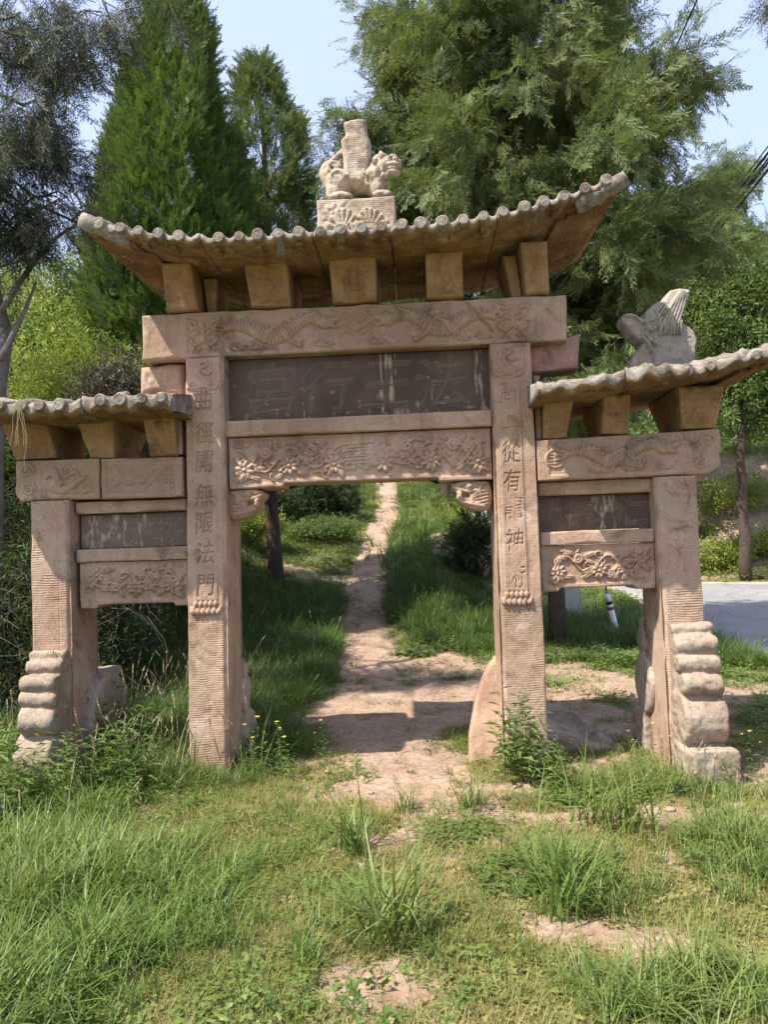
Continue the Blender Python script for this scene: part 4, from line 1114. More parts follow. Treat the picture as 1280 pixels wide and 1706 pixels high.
# swept corner tips
for (slab, xt, sg, zt, dyaw) in ((SL[0][0], -1.63, -1, 3.555, 0), (SL[4][0], 1.75, 1, 3.625, 0)):
    mb = MB()
    t = np.linspace(0, 1, 9)
    pts = np.stack([xt - sg * .30 * (1 - t), -.40 - .06 * t + 0 * t, zt + .045 * t ** 1.5 - .075 * (1 - t) + .0 * t], 1)
    mb.tube(pts, .056 - .012 * t + .006 * np.sin(t * 9), 10, 0, True, .10)
    mb.build('corner_tip', M_TILE, slab)

# ------------------------------------------------------------------ drum stones
def remeshed(name, mb, voxel, mat_, parent, smooth_it=4, noise=.003, seed=0, loc=None, nf=22):
    me = fast_mesh('raw', np.concatenate(mb.V), mb.F, mat_)
    o = bpy.data.objects.new('raw', me); COL.objects.link(o)
    r = o.modifiers.new('r', 'REMESH'); r.mode = 'VOXEL'; r.voxel_size = voxel
    s = o.modifiers.new('s', 'SMOOTH'); s.iterations = smooth_it; s.factor = .5
    dg = bpy.context.evaluated_depsgraph_get(); ev = o.evaluated_get(dg); m2 = ev.to_mesh()
    V = np.empty(len(m2.vertices) * 3, np.float32); m2.vertices.foreach_get('co', V); V = V.reshape(-1, 3).astype(float)
    N = np.empty(len(m2.vertices) * 3, np.float32); m2.vertices.foreach_get('normal', N); N = N.reshape(-1, 3)
    F = [tuple(p.vertices) for p in m2.polygons]
    ev.to_mesh_clear(); bpy.data.objects.remove(o)
    V = V + N * (noise * (fbm(V[:, 0] * nf, V[:, 1] * nf, V[:, 2] * nf, 4, seed) * 1.6))[:, None]
    return obj(name, V, F, mat_, parent, None, True, loc)

def drum(name, label, xc, w, rolls, sgn, y0, seed, drumr=None, base=None, skew=0.0):
    """a scroll stone: a plate against the pillar, rolls stacked on a drum on a block"""
    t_ = empty(name, (xc, y0 + sgn * .2, 0.0), label, 'drum stone', 'drum stones against the pillars')
    mb = MB(); q = random.Random(seed)
    def roll(zt, zb, yf, k):
        r = (zt - zb) / 2 * 1.06; zc = (zt + zb) / 2; ww = w / 2 * q.uniform(.93, 1.03); e = .022
        yc = y0 + sgn * (yf - r)
        xs = [-ww, -ww + e * .35, -ww + e, ww - e, ww - e * .35, ww]; rs = [r * .72, r * .93, r, r * q.uniform(.94, 1.0), r * .92, r * .7]
        mb.tube([(xc + x + skew * yf, yc, zc + .006 * math.sin(k + x * 9)) for x in xs], rs, 20)
        ya, yb = sorted((y0 - sgn * .0, yc)); mb.box(xc - ww * .92 + skew * yf, xc + ww * .92 + skew * yf, ya, yb, zb + .004, zt - .004)
    for k, (zt, zb, yf) in enumerate(rolls): roll(zt, zb, yf, k)
    if drumr:
        zt, zb, yf = drumr; r = (zt - zb) / 2 * 1.08; yc = y0 + sgn * max(.02, yf - r)
        mb.tube([(xc + x, yc, (zt + zb) / 2) for x in (-w * .5, -w * .49, -w * .44, w * .44, w * .49, w * .5)], [r * .8, r * .95, r, r, r * .95, r * .8], 26)
        ya, yb = sorted((y0, yc)); mb.box(xc - w * .44, xc + w * .44, ya, yb, zb, zt)
    if base:
        zt, yf = base; ya, yb = sorted((y0, y0 + sgn * yf)); mb.box(xc - w * .52, xc + w * .52, ya, yb, -.1, zt - .03); mb.box(xc - w * .5, xc + w * .5, min(y0 + sgn * (yf - .10), y0 + sgn * yf), max(y0 + sgn * (yf - .10), y0 + sgn * yf), zt - .05, zt)
    zt0 = rolls[0][0]; ya, yb = sorted((y0, y0 + sgn * .075)); mb.box(xc - w * .47, xc + w * .47, ya, yb, -.1, zt0 - .01)
    o = remeshed('scroll_stone', mb, .0095, M_GREYST, t_, 2, .008, seed, nf=17)
    return t_
drum('drum_stone', 'front scroll stone at the foot of the pillar nearest the road', 2.135, .265, [(.935, .865, .105), (.862, .745, .175), (.74, .635, .20), (.63, .505, .265)], -1, -.004, 5, (.51, .20, .285), (.215, .40))
drum('drum_stone', 'front scroll stone sunk in weeds below the short pillar beside the thicket', -2.085, .25, [(.875, .82, .08), (.815, .735, .15), (.73, .63, .245), (.625, .54, .26), (.535, .365, .295)], -1, -.004, 6, (.375, .04, .30), (.06, .36), .06)
drum('drum_stone', 'rear scroll stone half hidden behind the pillar nearest the road', 2.075, .25, [(.93, .86, .08), (.85, .67, .14)], 1, .424, 7, (.66, .28, .22), (.30, .3))
drum('drum_stone', 'broken rear scroll stone behind the short pillar beside the thicket', -2.0, .28, [(.66, .60, .24)], 1, .424, 8, (.62, .02, .32), (.10, .4))
drum('drum_stone', 'rear scroll stone peeping out behind the tall pillar with crisp characters', -.985, .25, [(.68, .59, .10), (.58, .32, .2)], 1, .424, 9, (.33, .02, .28), (.08, .36))

# ------------------------------------------------------------------ loose slabs
sp_ = [(.70, -.06), (.905, -.05), (.965, .10), (.965, .62), (.93, .70), (.86, .62), (.77, .42), (.71, .16)]
puff('stone_slab', sp_, .06, .03, M_ROUGH, None, (lambda a, b, t: (a, .30 + t + .18 * b, b)), .012, None, .7, .008, 21, loc=(.83, .32, 0), smooth_poly=0)
tag(bpy.data.objects['stone_slab'], 'pointed reddish slab leaning on the tall pillar with worn characters', 'stone slab')
fs = [(1.15, .42), (1.42, .34), (1.75, .44), (1.78, .60), (1.62, 1.05), (1.40, 1.35), (1.20, 1.30)]
_unused = 0
fo = None and puff('stone_slab', fs, .085, .05, M_GREYST, None, (lambda a, b, t: (a, b, .16 - t + .10 * (b - .8) - .12 * (a - 1.4))), .014, lambda a, b: -.035 * np.exp(-(((a - 1.36) / .14) ** 2 + ((b - .85) / .28) ** 4)), .6, .01, 22, loc=(1.45, .8, .1), smooth_poly=1)
rel = Relief(.58, .95, .012); rel.rect(.10, .46, .14, .78, -.065, .035); rel.h += .012 * fbm(rel.X * 7, rel.Z * 7, None, 4, 3); rel.done(.008, 45)
fo = carved('stone_slab', [(1.20, .44, .13), (1.80, .40, .02), (1.64, 1.22, .10), (1.24, 1.36, .24)], [(1.22, .46, -.05), (1.78, .43, -.14), (1.62, 1.2, -.06), (1.26, 1.32, .06)], M_SLAB, None, rel, er=.014, seed=45, chip=.025, noise=.008)
tag(fo, 'grey hollowed slab lying in the grass beside the tall worn pillar', 'stone slab')

# ------------------------------------------------------------------ lion with vase on its pedestal
LB = np.array([.063, .2, 3.62])
ped = block('pedestal', -.205, .335, .06, .36, 3.60, 3.935, M_STATUE, None, seed=131, er=.012, res=.008, noise=.008)
def ped_rel():
    r = Relief(.54, .335, .005)
    for cx, cz, s in ((.18, .20, .1), (.27, .12, .09), (.37, .2, .09)):
        for k in range(7):
            a = math.pi * (.1 + .8 * k / 6); r.stroke([(cx, cz - .1), (cx + s * math.cos(a), cz - .1 + s * 1.5 * math.sin(a))], [.006, .016], .016)
    vine(r, .02, .52, .02, .32, .008, 44, .8); r.done(.005, 8); return r
bpy.data.objects.remove(ped)
lion = empty('stone_lion', (.063, .2, 3.62), 'pale stone lion carrying a vase on its back atop the main roof ridge', 'lion statue')
block('pedestal', -.205, .335, .06, .36, 3.56, 3.885, M_STATUE, lion, rel=ped_rel(), seed=131, er=.014, noise=.006)
mb = MB(); bx, by, bz = .075, .2, 3.888
def E(x, y, z, rx, ry, rz, **k): mb.ell((bx + x, by + y, bz + z), (rx, ry, rz), **k)
E(-.02, 0, .158, .20, .088, .075); E(-.125, -.02, .150, .105, .105, .105); E(.115, -.015, .16, .088, .10, .110)
E(-.165, -.07, .075, .06, .045, .075); E(-.115, -.105, .026, .085, .042, .030); E(-.12, .07, .05, .08, .05, .05)
E(.135, -.08, .085, .042, .040, .085); E(.175, -.10, .027, .068, .042, .030); E(.16, .07, .04, .07, .045, .045); E(.13, .06, .09, .05, .045, .08)
for k in range(4):
    E(.205 + .012 * (k % 2), -.135 + .022 * k, .018, .020, .010, .018, nu=8, nv=6); E(-.06 + .01 * (k % 2), -.14 + .022 * k, .016, .022, .010, .017, nu=8, nv=6)
E(.205, -.05, .245, .075, .078, .074); E(.262, -.08, .228, .052, .060, .024); E(.252, -.085, .178, .050, .052, .022); E(.225, -.06, .20, .04, .05, .03)
E(.296, -.095, .250, .018, .026, .018); E(.270, -.125, .262, .020, .014, .017); E(.282, -.052, .264, .018, .02, .016)
E(.258, -.118, .285, .030, .016, .011); E(.272, -.045, .288, .028, .02, .011); E(.24, -.132, .225, .03, .012, .012); E(.245, -.128, .20, .035, .010, .010)
E(.175, -.115, .30, .020, .014, .030); E(.20, .02, .315, .020, .02, .028)
q = random.Random(5)
for k in range(60):                                          # mane of tight curls
    a = q.uniform(0, 6.28); z = q.uniform(-1, 1)
    d = np.array([math.cos(a) * math.sqrt(1 - z * z), math.sin(a) * math.sqrt(1 - z * z), z])
    if d[0] > .30: continue
    E(.180 + d[0] * .082, -.03 + d[1] * .092, .228 + d[2] * .095, .021, .021, .021, nu=8, nv=6)
for k in range(9): E(.05 + .016 * k, -.108 + .004 * math.sin(k * 2), .19 - .02 * math.sin(k * .7), .010, .008, .026, nu=8, nv=6)
for k in range(6): E(-.17 + .022 * k, -.118, .19 + .018 * math.sin(k), .012, .010, .020, nu=8, nv=6)
t = np.linspace(0, 1, 22)
tail = np.stack([bx - .20 - .03 * np.sin(t * 3.1) + .10 * np.clip(t - .45, 0, 1) * 2.2, by - .02 + .03 * t, bz + .14 + .27 * t ** .9], 1)
mb.tube(tail, .038 - .006 * t + .01 * np.sin(t * 6), 10)
a = np.linspace(0, 8.5, 26); r = .046 * (1 - a / 11)
mb.tube(np.stack([bx - .165 + r * np.cos(a), by - .055 + 0 * a, bz + .255 + r * np.sin(a)], 1), .017, 8)
remeshed('lion_body', mb, .0052, M_STATUE, lion, 2, .0045, 3, nf=34)
vp = [(-.10, .0), (.095, .0), (.105, .12), (.135, .33), (.128, .40), (.11, .43), (.105, .50), (.10, .565), (.06, .575), (-.02, .572), (-.055, .555), (-.085, .56), (-.09, .52), (-.07, .45), (-.085, .425), (-.118, .405), (-.112, .37), (-.10, .2)]
vp = [(x * .84 + .066, z * .80 + 4.015) for x, z in vp]
puff('vase', vp, .075, .03, M_STATUE, lion, (lambda a, b, t: (a, .19 + t, b)), .007, (lambda a, b: .0016 * np.sin(b * 2 * math.pi / .016 + 3 * vnoise(a * 20, b * 20))), .5, .011, 14, smooth_poly=1)

# ------------------------------------------------------------------ dragon finial on the side roof
sc_ = (.428 / 137.0)                                         # photo units of the outline to metres at the finial
def dz_(px, pz): return (1.848 + (px / 4.571 + 1000 - 1040) * .00407, 3.115 - (pz / 4.571 + 480 - 495) * .00407 + .02)
dp = [(165, 250), (185, 222), (240, 215), (270, 235), (330, 270), (345, 215), (400, 165), (450, 135), (480, 150), (505, 100), (540, 55), (610, 45), (680, 62), (672, 110), (640, 190), (600, 275), (612, 312), (660, 340), (700, 385), (718, 440), (705, 500), (690, 640), (200, 640), (230, 560), (280, 500), (315, 450), (285, 430), (235, 385), (205, 320), (172, 285)]
dpoly = [dz_(*p) for p in dp]
def drel(a, b):
    r = Relief(.62, .75, .006); x0, z0 = 1.78, 2.50
    def S(pts, rad, amp): r.stroke([(p[0] - x0, p[1] - z0) for p in [dz_(*w) for w in pts]], rad, amp)
    for k in range(6): S([(470 + 22 * k, 400), (470 + 24 * k, 320), (500 + 26 * k, 230), (560 + 18 * k, 130), (600 + 12 * k, 80)], [.006, .011, .012, .010, .004], 0.033)
    for k in range(4): S([(430, 400 - 35 * k), (450 - 10 * k, 330 - 35 * k), (480 - 5 * k, 260 - 30 * k)], .009, 0.03)
    cx, cz = dz_(365, 340); r.blob(cx - x0, cz - z0, .04, .035, 0.045); r.spiral(cx - x0, cz - z0, .045, 1.4, .008, 0.051)
    S([(190, 245), (250, 250), (310, 300)], .012, 0.033); S([(300, 420), (340, 460), (360, 520)], .014, 0.036); S([(330, 380), (350, 430), (400, 470)], .012, 0.03)
    for k in range(5): S([(600, 400), (600 + 60 * math.cos(k), 420 + 45 * math.sin(k))], [.006, .004], .006)
    i = np.clip(((a - x0) / r.res).astype(int), 0, r.nx - 1); j = np.clip(((b - z0) / r.res).astype(int), 0, r.nz - 1)
    return r.car[j, i]
fin = puff('dragon_finial', dpoly, .095, .016, M_FINIAL, None, (lambda a, b, t: (a, .17 + t, b)), .006, drel, .70, .007, 33, loc=(2.08, .17, 2.6), smooth_poly=0)
tag(fin, 'broken stone dragon head finial with curled mane on the small roof by the road', 'roof finial')
# ------------------------------------------------------------------ scattering inside one object (its own mesh holds the sprigs and the points)
_NG = {}
def scatter_group(K):
    if K in _NG: return _NG[K]
    ng = bpy.data.node_groups.new('spread sprigs', 'GeometryNodeTree')
    ng.interface.new_socket('Geometry', in_out='INPUT', socket_type='NodeSocketGeometry'); ng.interface.new_socket('Geometry', in_out='OUTPUT', socket_type='NodeSocketGeometry')
    N = ng.nodes; L = ng.links.new
    gi = N.new('NodeGroupInput'); go = N.new('NodeGroupOutput'); ip = N.new('GeometryNodeInstanceOnPoints')
    def na(n, t):
        r = N.new('GeometryNodeInputNamedAttribute'); r.data_type = t; r.inputs['Name'].default_value = n; return r.outputs[0]
    pid = na('pid', 'INT')
    def sep(k):
        c = N.new('FunctionNodeCompare'); c.data_type = 'INT'; c.operation = 'EQUAL'; L(pid, c.inputs[2]); c.inputs[3].default_value = k
        s = N.new('GeometryNodeSeparateGeometry'); L(gi.outputs[0], s.inputs[0]); L(c.outputs[0], s.inputs[1]); return s.outputs[0]
    j = N.new('GeometryNodeJoinGeometry')
    for k in range(K - 1, -1, -1):
        g = N.new('GeometryNodeGeometryToInstance'); L(sep(k), g.inputs[0]); L(g.outputs[0], j.inputs[0])
    L(sep(-1), ip.inputs['Points']); L(j.outputs[0], ip.inputs['Instance']); ip.inputs['Pick Instance'].default_value = True
    L(na('pick', 'INT'), ip.inputs['Instance Index']); L(na('scl', 'FLOAT_VECTOR'), ip.inputs['Scale']); L(na('rot', 'FLOAT_VECTOR'), ip.inputs['Rotation'])
    L(ip.outputs[0], go.inputs[0])
    _NG[K] = ng
    return ng

def scatter(name, protos, mats, P, rot, scl, pick=None, parent=None, kind='stuff'):
    """protos: list of (V, F, material index per face)"""
    n = len(P); P = np.asarray(P, float)
    if pick is None: pick = rng.integers(0, len(protos), n)
    V = []; F = []; M = []; pid = []; o = 0
    for k, (v, f, m) in enumerate(protos):
        V.append(v); F += [tuple(i + o for i in q) for q in f]; M += list(m); pid += [k] * len(v); o += len(v)
    base = wloc(parent)
    V.append(P - base)
    me = bpy.data.meshes.new(name)
    me.from_pydata(np.concatenate(V).tolist(), [], F)
    for m in mats: me.materials.append(m)
    me.polygons.foreach_set('material_index', M)
    me.polygons.foreach_set('use_smooth', [False] * len(F))
    def at(nm, t, arr, key):
        a = me.attributes.new(nm, t, 'POINT'); a.data.foreach_set(key, np.ascontiguousarray(arr).ravel())
    at('pid', 'INT', np.array(pid + [-1] * n, np.int32), 'value')
    at('pick', 'INT', np.concatenate([np.zeros(o, np.int32), np.asarray(pick, np.int32)]), 'value')
    scl = np.asarray(scl, np.float32)
    if scl.ndim == 1: scl = np.repeat(scl[:, None], 3, 1)
    at('scl', 'FLOAT_VECTOR', np.concatenate([np.zeros((o, 3), np.float32), scl]), 'vector')
    at('rot', 'FLOAT_VECTOR', np.concatenate([np.zeros((o, 3), np.float32), np.asarray(rot, np.float32)]), 'vector')
    ob = bpy.data.objects.new(name, me); COL.objects.link(ob)
    md = ob.modifiers.new('spread', 'NODES'); md.node_group = scatter_group(len(protos))
    if parent is not None: ob.parent = parent
    if kind: ob['kind'] = kind
    return ob

def dir_rot(D, roll):
    """euler angles that turn +X onto the directions D, after a roll about X"""
    yaw = np.arctan2(D[:, 1], D[:, 0]); pit = np.arcsin(np.clip(D[:, 2] / (np.linalg.norm(D, axis=1) + 1e-9), -1, 1))
    return np.stack([roll, -pit, yaw], 1)

# ------------------------------------------------------------------ sprig shapes
def tri_add(V, F, a, b, w, n):
    d = b - a; s = np.cross(d, n); s = s / (np.linalg.norm(s) + 1e-9) * w
    o = len(V); V += [a - s, a + s, b]; F.append((o, o + 1, o + 2))

def conifer_spray(seed, L=.34, nodes=8, droop=.0, w=.0055, spread=.7, side=.42):
    q = random.Random(seed); V = []; F = []
    ax = np.array([1.0, 0, 0])
    def P(t): return np.array([L * t, 0.02 * math.sin(3 * t + seed), -droop * L * t * t])
    for i in range(5): tri_add(V, F, P(i / 5), P((i + 1.4) / 5 if i < 4 else 1.0), w * 1.1 * (1 - .12 * i), np.array([q.uniform(-.4, .4), q.uniform(-.4, .4), 1.0]))
    for i in range(nodes):
        t = .08 + .86 * i / (nodes - 1); p = P(t)
        for sg in (-1, 1):
            a = spread * (1 - .25 * t) + q.uniform(-.15, .15)
            l = L * side * (1.05 - .75 * t) * q.uniform(.7, 1.15)
            d = np.array([math.cos(a), sg * math.sin(a), q.uniform(-.35, .35) - droop * .8]); d /= np.linalg.norm(d)
            e = p + d * l; nn = np.array([q.uniform(-.5, .5), q.uniform(-.5, .5), 1.0])
            tri_add(V, F, p, e, w, nn)
            for k in range(3):
                f = .28 + .24 * k; b = p + d * l * f
                for s2 in (-1, 1):
                    a2 = math.atan2(d[1], d[0]) + s2 * q.uniform(.4, .75); l2 = l * q.uniform(.28, .48) * (1.15 - .5 * f)
                    d2 = np.array([math.cos(a2), math.sin(a2), d[2] + q.uniform(-.35, .35)])
                    tri_add(V, F, b, b + d2 * l2, w * .95, nn)
    return np.array(V), F, [0] * len(F)

def leaf_clump(seed, n=14, R=.16, l=.075, wid=.42, comp=False, m=0):
    q = random.Random(seed); V = []; F = []
    for i in range(n):
        c = np.array([q.gauss(0, R * .5), q.gauss(0, R * .5), q.gauss(0, R * .4)])
        d = np.array([q.gauss(0, 1), q.gauss(0, 1), q.gauss(-.15, .6)]); d /= np.linalg.norm(d)
        s = np.cross(d, [q.gauss(0, .5), q.gauss(0, .5), 1.0]); s /= np.linalg.norm(s) + 1e-9
        up = np.cross(s, d)
        ll = l * q.uniform(.6, 1.25); o = len(V)
        V += [c, c + d * ll * .45 + s * ll * wid * .5 + up * ll * .06, c + d * ll - up * ll * .08, c + d * ll * .45 - s * ll * wid * .5 + up * ll * .06]
        F += [(o, o + 1, o + 2), (o, o + 2, o + 3)]
    return np.array(V), F, [m] * len(F)

def blade(V, F, M, base, az, L, w, lean, curl, m, seg=4):
    o = len(V); d = np.array([math.cos(az), math.sin(az), 0]); s = np.array([-math.sin(az), math.cos(az), 0])
    p = np.array(base, float); ang = lean
    for i in range(seg + 1):
        t = i / seg; ww = w * (1 - t ** 1.6) + .0002
        V += [p - s * ww, p + s * ww]
        p = p + (d * math.sin(ang) + np.array([0, 0, 1]) * math.cos(ang)) * L / seg
        ang += curl / seg
    for i in range(seg):
        F.append((o + 2 * i, o + 2 * i + 1, o + 2 * i + 3, o + 2 * i + 2)); M.append(m)

def grass_clump(seed, n, R, h, w, lean=.35, curl=1.0, heads=0, m=0, mh=1, seg=4):
    q = random.Random(seed); V = []; F = []; M = []
    for i in range(n):
        a = q.uniform(0, 6.28); r = R * math.sqrt(q.random())
        blade(V, F, M, (r * math.cos(a), r * math.sin(a), -.01), q.uniform(0, 6.28), h * q.uniform(.5, 1.1), w * q.uniform(.7, 1.2), q.uniform(.02, lean), curl * q.uniform(.2, 1.3), m, seg)
    for i in range(heads):
        a = q.uniform(0, 6.28); r = R * .7 * math.sqrt(q.random()); az = q.uniform(0, 6.28)
        b = np.array([r * math.cos(a), r * math.sin(a), 0]); L = h * q.uniform(1.1, 1.5)
        blade(V, F, M, b, az, L, .0016, q.uniform(.02, .25), q.uniform(.3, 1.0), mh, 5)
        tip = (V[-1] + V[-2]) / 2; d = tip - (V[-3] + V[-4]) / 2; d /= np.linalg.norm(d) + 1e-9
        for k in range(10):                                    # seed head: short awns along the tip
            c = tip - d * (.10 - .011 * k); a2 = q.uniform(0, 6.28)
            e = c + d * .022 + np.array([math.cos(a2), math.sin(a2), .3]) * .009
            s = np.array([math.sin(a2), -math.cos(a2), 0]) * .0045
            o = len(V); V += [c - s, c + s, e]; F.append((o, o + 1, o + 2)); M.append(mh)
    return np.array(V), F, M

def rosette(seed, n=10, R=.12, l=.06, h=.05, m=0, lobes=3):
    q = random.Random(seed); V = []; F = []; M = []
    for i in range(n):
        a = q.uniform(0, 6.28); r = R * math.sqrt(q.random()); z = h * q.uniform(.3, 1)
        c = np.array([r * math.cos(a), r * math.sin(a), z]); az = q.uniform(0, 6.28); tl = q.uniform(-.3, .5)
        for k in range(lobes):
            b = az + (k - (lobes - 1) / 2) * 1.15
            d = np.array([math.cos(b), math.sin(b), math.sin(tl) * .5]); s = np.array([-math.sin(b), math.cos(b), q.uniform(-.2, .2)])
            ll = l * q.uniform(.7, 1.1); o = len(V)
            V += [c, c + d * ll * .5 + s * ll * .36, c + d * ll, c + d * ll * .5 - s * ll * .36]
            F += [(o, o + 1, o + 2), (o, o + 2, o + 3)]; M += [m, m]
        o = len(V); V += [c, c + np.array([.0015, 0, 0]), c * np.array([.5, .5, 0])]; F.append((o, o + 1, o + 2)); M.append(m)
    return np.array(V), F, M

def weed_stem(seed, h=.45, l=.11, n=22, wid=.2, m=0, flower=None):
    """an upright weed: a stem with narrow drooping leaves"""
    q = random.Random(seed); V = []; F = []; M = []
    lean = np.array([q.uniform(-.12, .12), q.uniform(-.12, .12), 1.0])
    o = len(V); V += [np.array([-.003, 0, -.01]), np.array([.003, 0, -.01]), lean * h]; F.append((o, o + 1, o + 2)); M.append(m)
    for i in range(n):
        t = .1 + .9 * i / n; c = lean * h * t; a = i * 2.4 + q.uniform(-.3, .3); ll = l * (1.15 - .65 * t) * q.uniform(.7, 1.2)
        d = np.array([math.cos(a), math.sin(a), q.uniform(.1, .8)]); d /= np.linalg.norm(d); s = np.cross(d, [0, 0, 1.0]); s /= np.linalg.norm(s)
        mid = c + d * ll * .5; tip = c + d * ll + np.array([0, 0, -.22 * ll]); o = len(V)
        V += [c, mid + s * ll * wid * .5, tip, mid - s * ll * wid * .5]; F += [(o, o + 1, o + 2), (o, o + 2, o + 3)]; M += [m, m]
    if flower is not None:
        c = lean * h
        for k in range(6):
            a = k * 1.05; d = np.array([math.cos(a), math.sin(a), .25]) * .012; s = np.array([-math.sin(a), math.cos(a), 0]) * .006; o = len(V)
            V += [c, c + d + s, c + d - s]; F.append((o, o + 1, o + 2)); M.append(flower)
    return np.array(V), F, M

# ------------------------------------------------------------------ trees
def rand_dirs(n):
    v = rng.normal(size=(n, 3)); return v / np.linalg.norm(v, axis=1)[:, None]

def limbs(mb, pts_list, m=0):
    for pts, r0, r1 in pts_list:
        pts = np.asarray(pts, float)
        mb.tube(pts, np.linspace(r0, r1, len(pts)), 7, m, True, .10)

def curve(a, b, sag=0.0, n=6, wob=0.05, q=random):
    a = np.asarray(a, float); b = np.asarray(b, float); t = np.linspace(0, 1, n)[:, None]
    p = a + (b - a) * t; p[:, 2] -= sag * (4 * t * (1 - t))[:, 0]
    p[1:-1] += np.array([[q.uniform(-wob, wob) for _ in range(3)] for _ in range(n - 2)])
    return p

def cone_tree(name, label, group, x, y, h, z_low, prof, n, scl, bark, leafm, trunk_r, up=.55, seed=0, sprays=None, inner=.5, lump=.28, skip=0.0, cat='tree', ztop_pow=1.0):
    """conifer with a closed or loose conical crown. prof: list of (share of crown height, radius)"""
    g = float(H(x, y)); t_ = empty(name, (x, y, g), label, cat, group)
    r_ = np.random.default_rng(seed); q = random.Random(seed)
    mb = MB()
    tz = np.linspace(-.15, h * .93, 12)
    pts = np.stack([x + .05 * np.sin(tz * .9 + seed), y + .05 * np.cos(tz * .8 + seed), g + tz], 1)
    mb.tube(pts, trunk_r * (1.25 - .25 * np.clip(tz / .4, 0, 1)) * (1 - .85 * np.clip(tz / h, 0, 1)), 12, 0, True, .06)
    px = np.array([p[0] for p in prof]); pr = np.array([p[1] for p in prof])
    for k in range(46):
        u = q.random() ** .8; z = z_low + (h - z_low) * u; a = q.uniform(0, 6.28); r = float(np.interp(u, px, pr)) * q.uniform(.55, .85)
        limbs(mb, [(curve((x, y, g + z - .2 * r), (x + r * math.cos(a), y + r * math.sin(a), g + z + (up - .35) * r), -.05 * r, 5, .04, q), trunk_r * .2 * (1.1 - u), .004)])
    mb.build('trunk', bark, t_)
    u = r_.random(n * 3); w = np.interp(u, px, pr); keep = r_.random(n * 3) < w / pr.max(); u = u[keep][:n]; n = len(u)
    a = r_.random(n) * 2 * math.pi
    rad = np.interp(u, px, pr)
    lm = 1 + lump * 1.6 * fbm(np.cos(a) * 2.4 + seed, np.sin(a) * 2.4, u * h * 1.0, 3, seed)
    rr = rad * lm * (1 - inner * r_.random(n) ** 2.2)
    P = np.stack([x + rr * np.cos(a), y + rr * np.sin(a), g + z_low + (h - z_low) * u], 1)
    if skip > 0:
        kp = fbm(P[:, 0] * 1.5, P[:, 1] * 1.5, P[:, 2] * 1.5, 3, seed + 7) > (skip - .5) * .6
        P = P[kp]; a = a[kp]; u = u[kp]; n = len(P)
    D = np.stack([np.cos(a) * (1 - .5 * up), np.sin(a) * (1 - .5 * up), np.full(n, up)], 1) + .35 * r_.normal(size=(n, 3))
    D /= np.linalg.norm(D, axis=1)[:, None]
    s = scl * (.65 + .6 * r_.random(n))
    cr = scatter('crown', sprays, [leafm], P, dir_rot(D, r_.random(n) * 6.28), s, r_.integers(0, len(sprays), n), t_)
    return t_

def limb_tree(name, label, group, x, y, trunk, limbs_, n_per, scl, bark, leafm, sprays, droop, seed, spread=.30, cat='tree', kz=.6, trunk_name='trunk', up0=0.0):
    """loose tree: a trunk line and explicit limbs [(start, end, r0, fuzz)], sprigs gathered along the limbs"""
    g = float(H(x, y)); t_ = empty(name, (x, y, g), label, cat, group)
    r_ = np.random.default_rng(seed); q = random.Random(seed)
    mb = MB(); mb.tube(np.array([p[:3] for p in trunk]), np.array([p[3] for p in trunk]), 12, 0, True, .06)
    Ps = []; Ds = []
    for (a, b, r0, fz, dens) in limbs_:
        a = np.array(a, float); b = np.array(b, float); c = curve(a, b, droop * .25 * np.linalg.norm(b - a), 7, .05 * np.linalg.norm(b - a), q)
        mb.tube(c, np.linspace(r0, .006, 7), 6, 0, True, .08)
        L = np.linalg.norm(b - a); ax = (b - a) / (L + 1e-9)
        nt = max(2, int(4 * L))
        for k in range(nt):                                    # twigs off the limb
            t = q.uniform(.25, 1.0); p = np.array([np.interp(t * 6, range(7), c[:, i]) for i in range(3)])
            d = ax * .7 + rand_dirs(1)[0] * .8; d[2] -= droop * .6; d /= np.linalg.norm(d)
            tl = fz * q.uniform(.7, 1.9); e = p + d * tl; e[2] -= droop * .3 * tl
            mb.tube(curve(p, e, 0, 4, .02, q), np.linspace(.007, .002, 4), 4, 0, False)
            m = max(1, int(n_per * dens * tl))
            tt = r_.random(m) ** .7
            pp = p + (e - p) * tt[:, None] + r_.normal(size=(m, 3)) * spread * fz * np.array([1, 1, kz])
            Ps.append(pp); dd = d * .7 + r_.normal(size=(m, 3)) * .5; dd[:, 2] -= droop * .9 - up0; Ds.append(dd)
    mb.build(trunk_name, bark, t_)
    P = np.concatenate(Ps); D = np.concatenate(Ds); D /= np.linalg.norm(D, axis=1)[:, None]; n = len(P)
    scatter('crown', sprays, [leafm], P, dir_rot(D, r_.random(n) * 6.28), scl * (.6 + .7 * r_.random(n)), r_.integers(0, len(sprays), n), t_)
    return t_

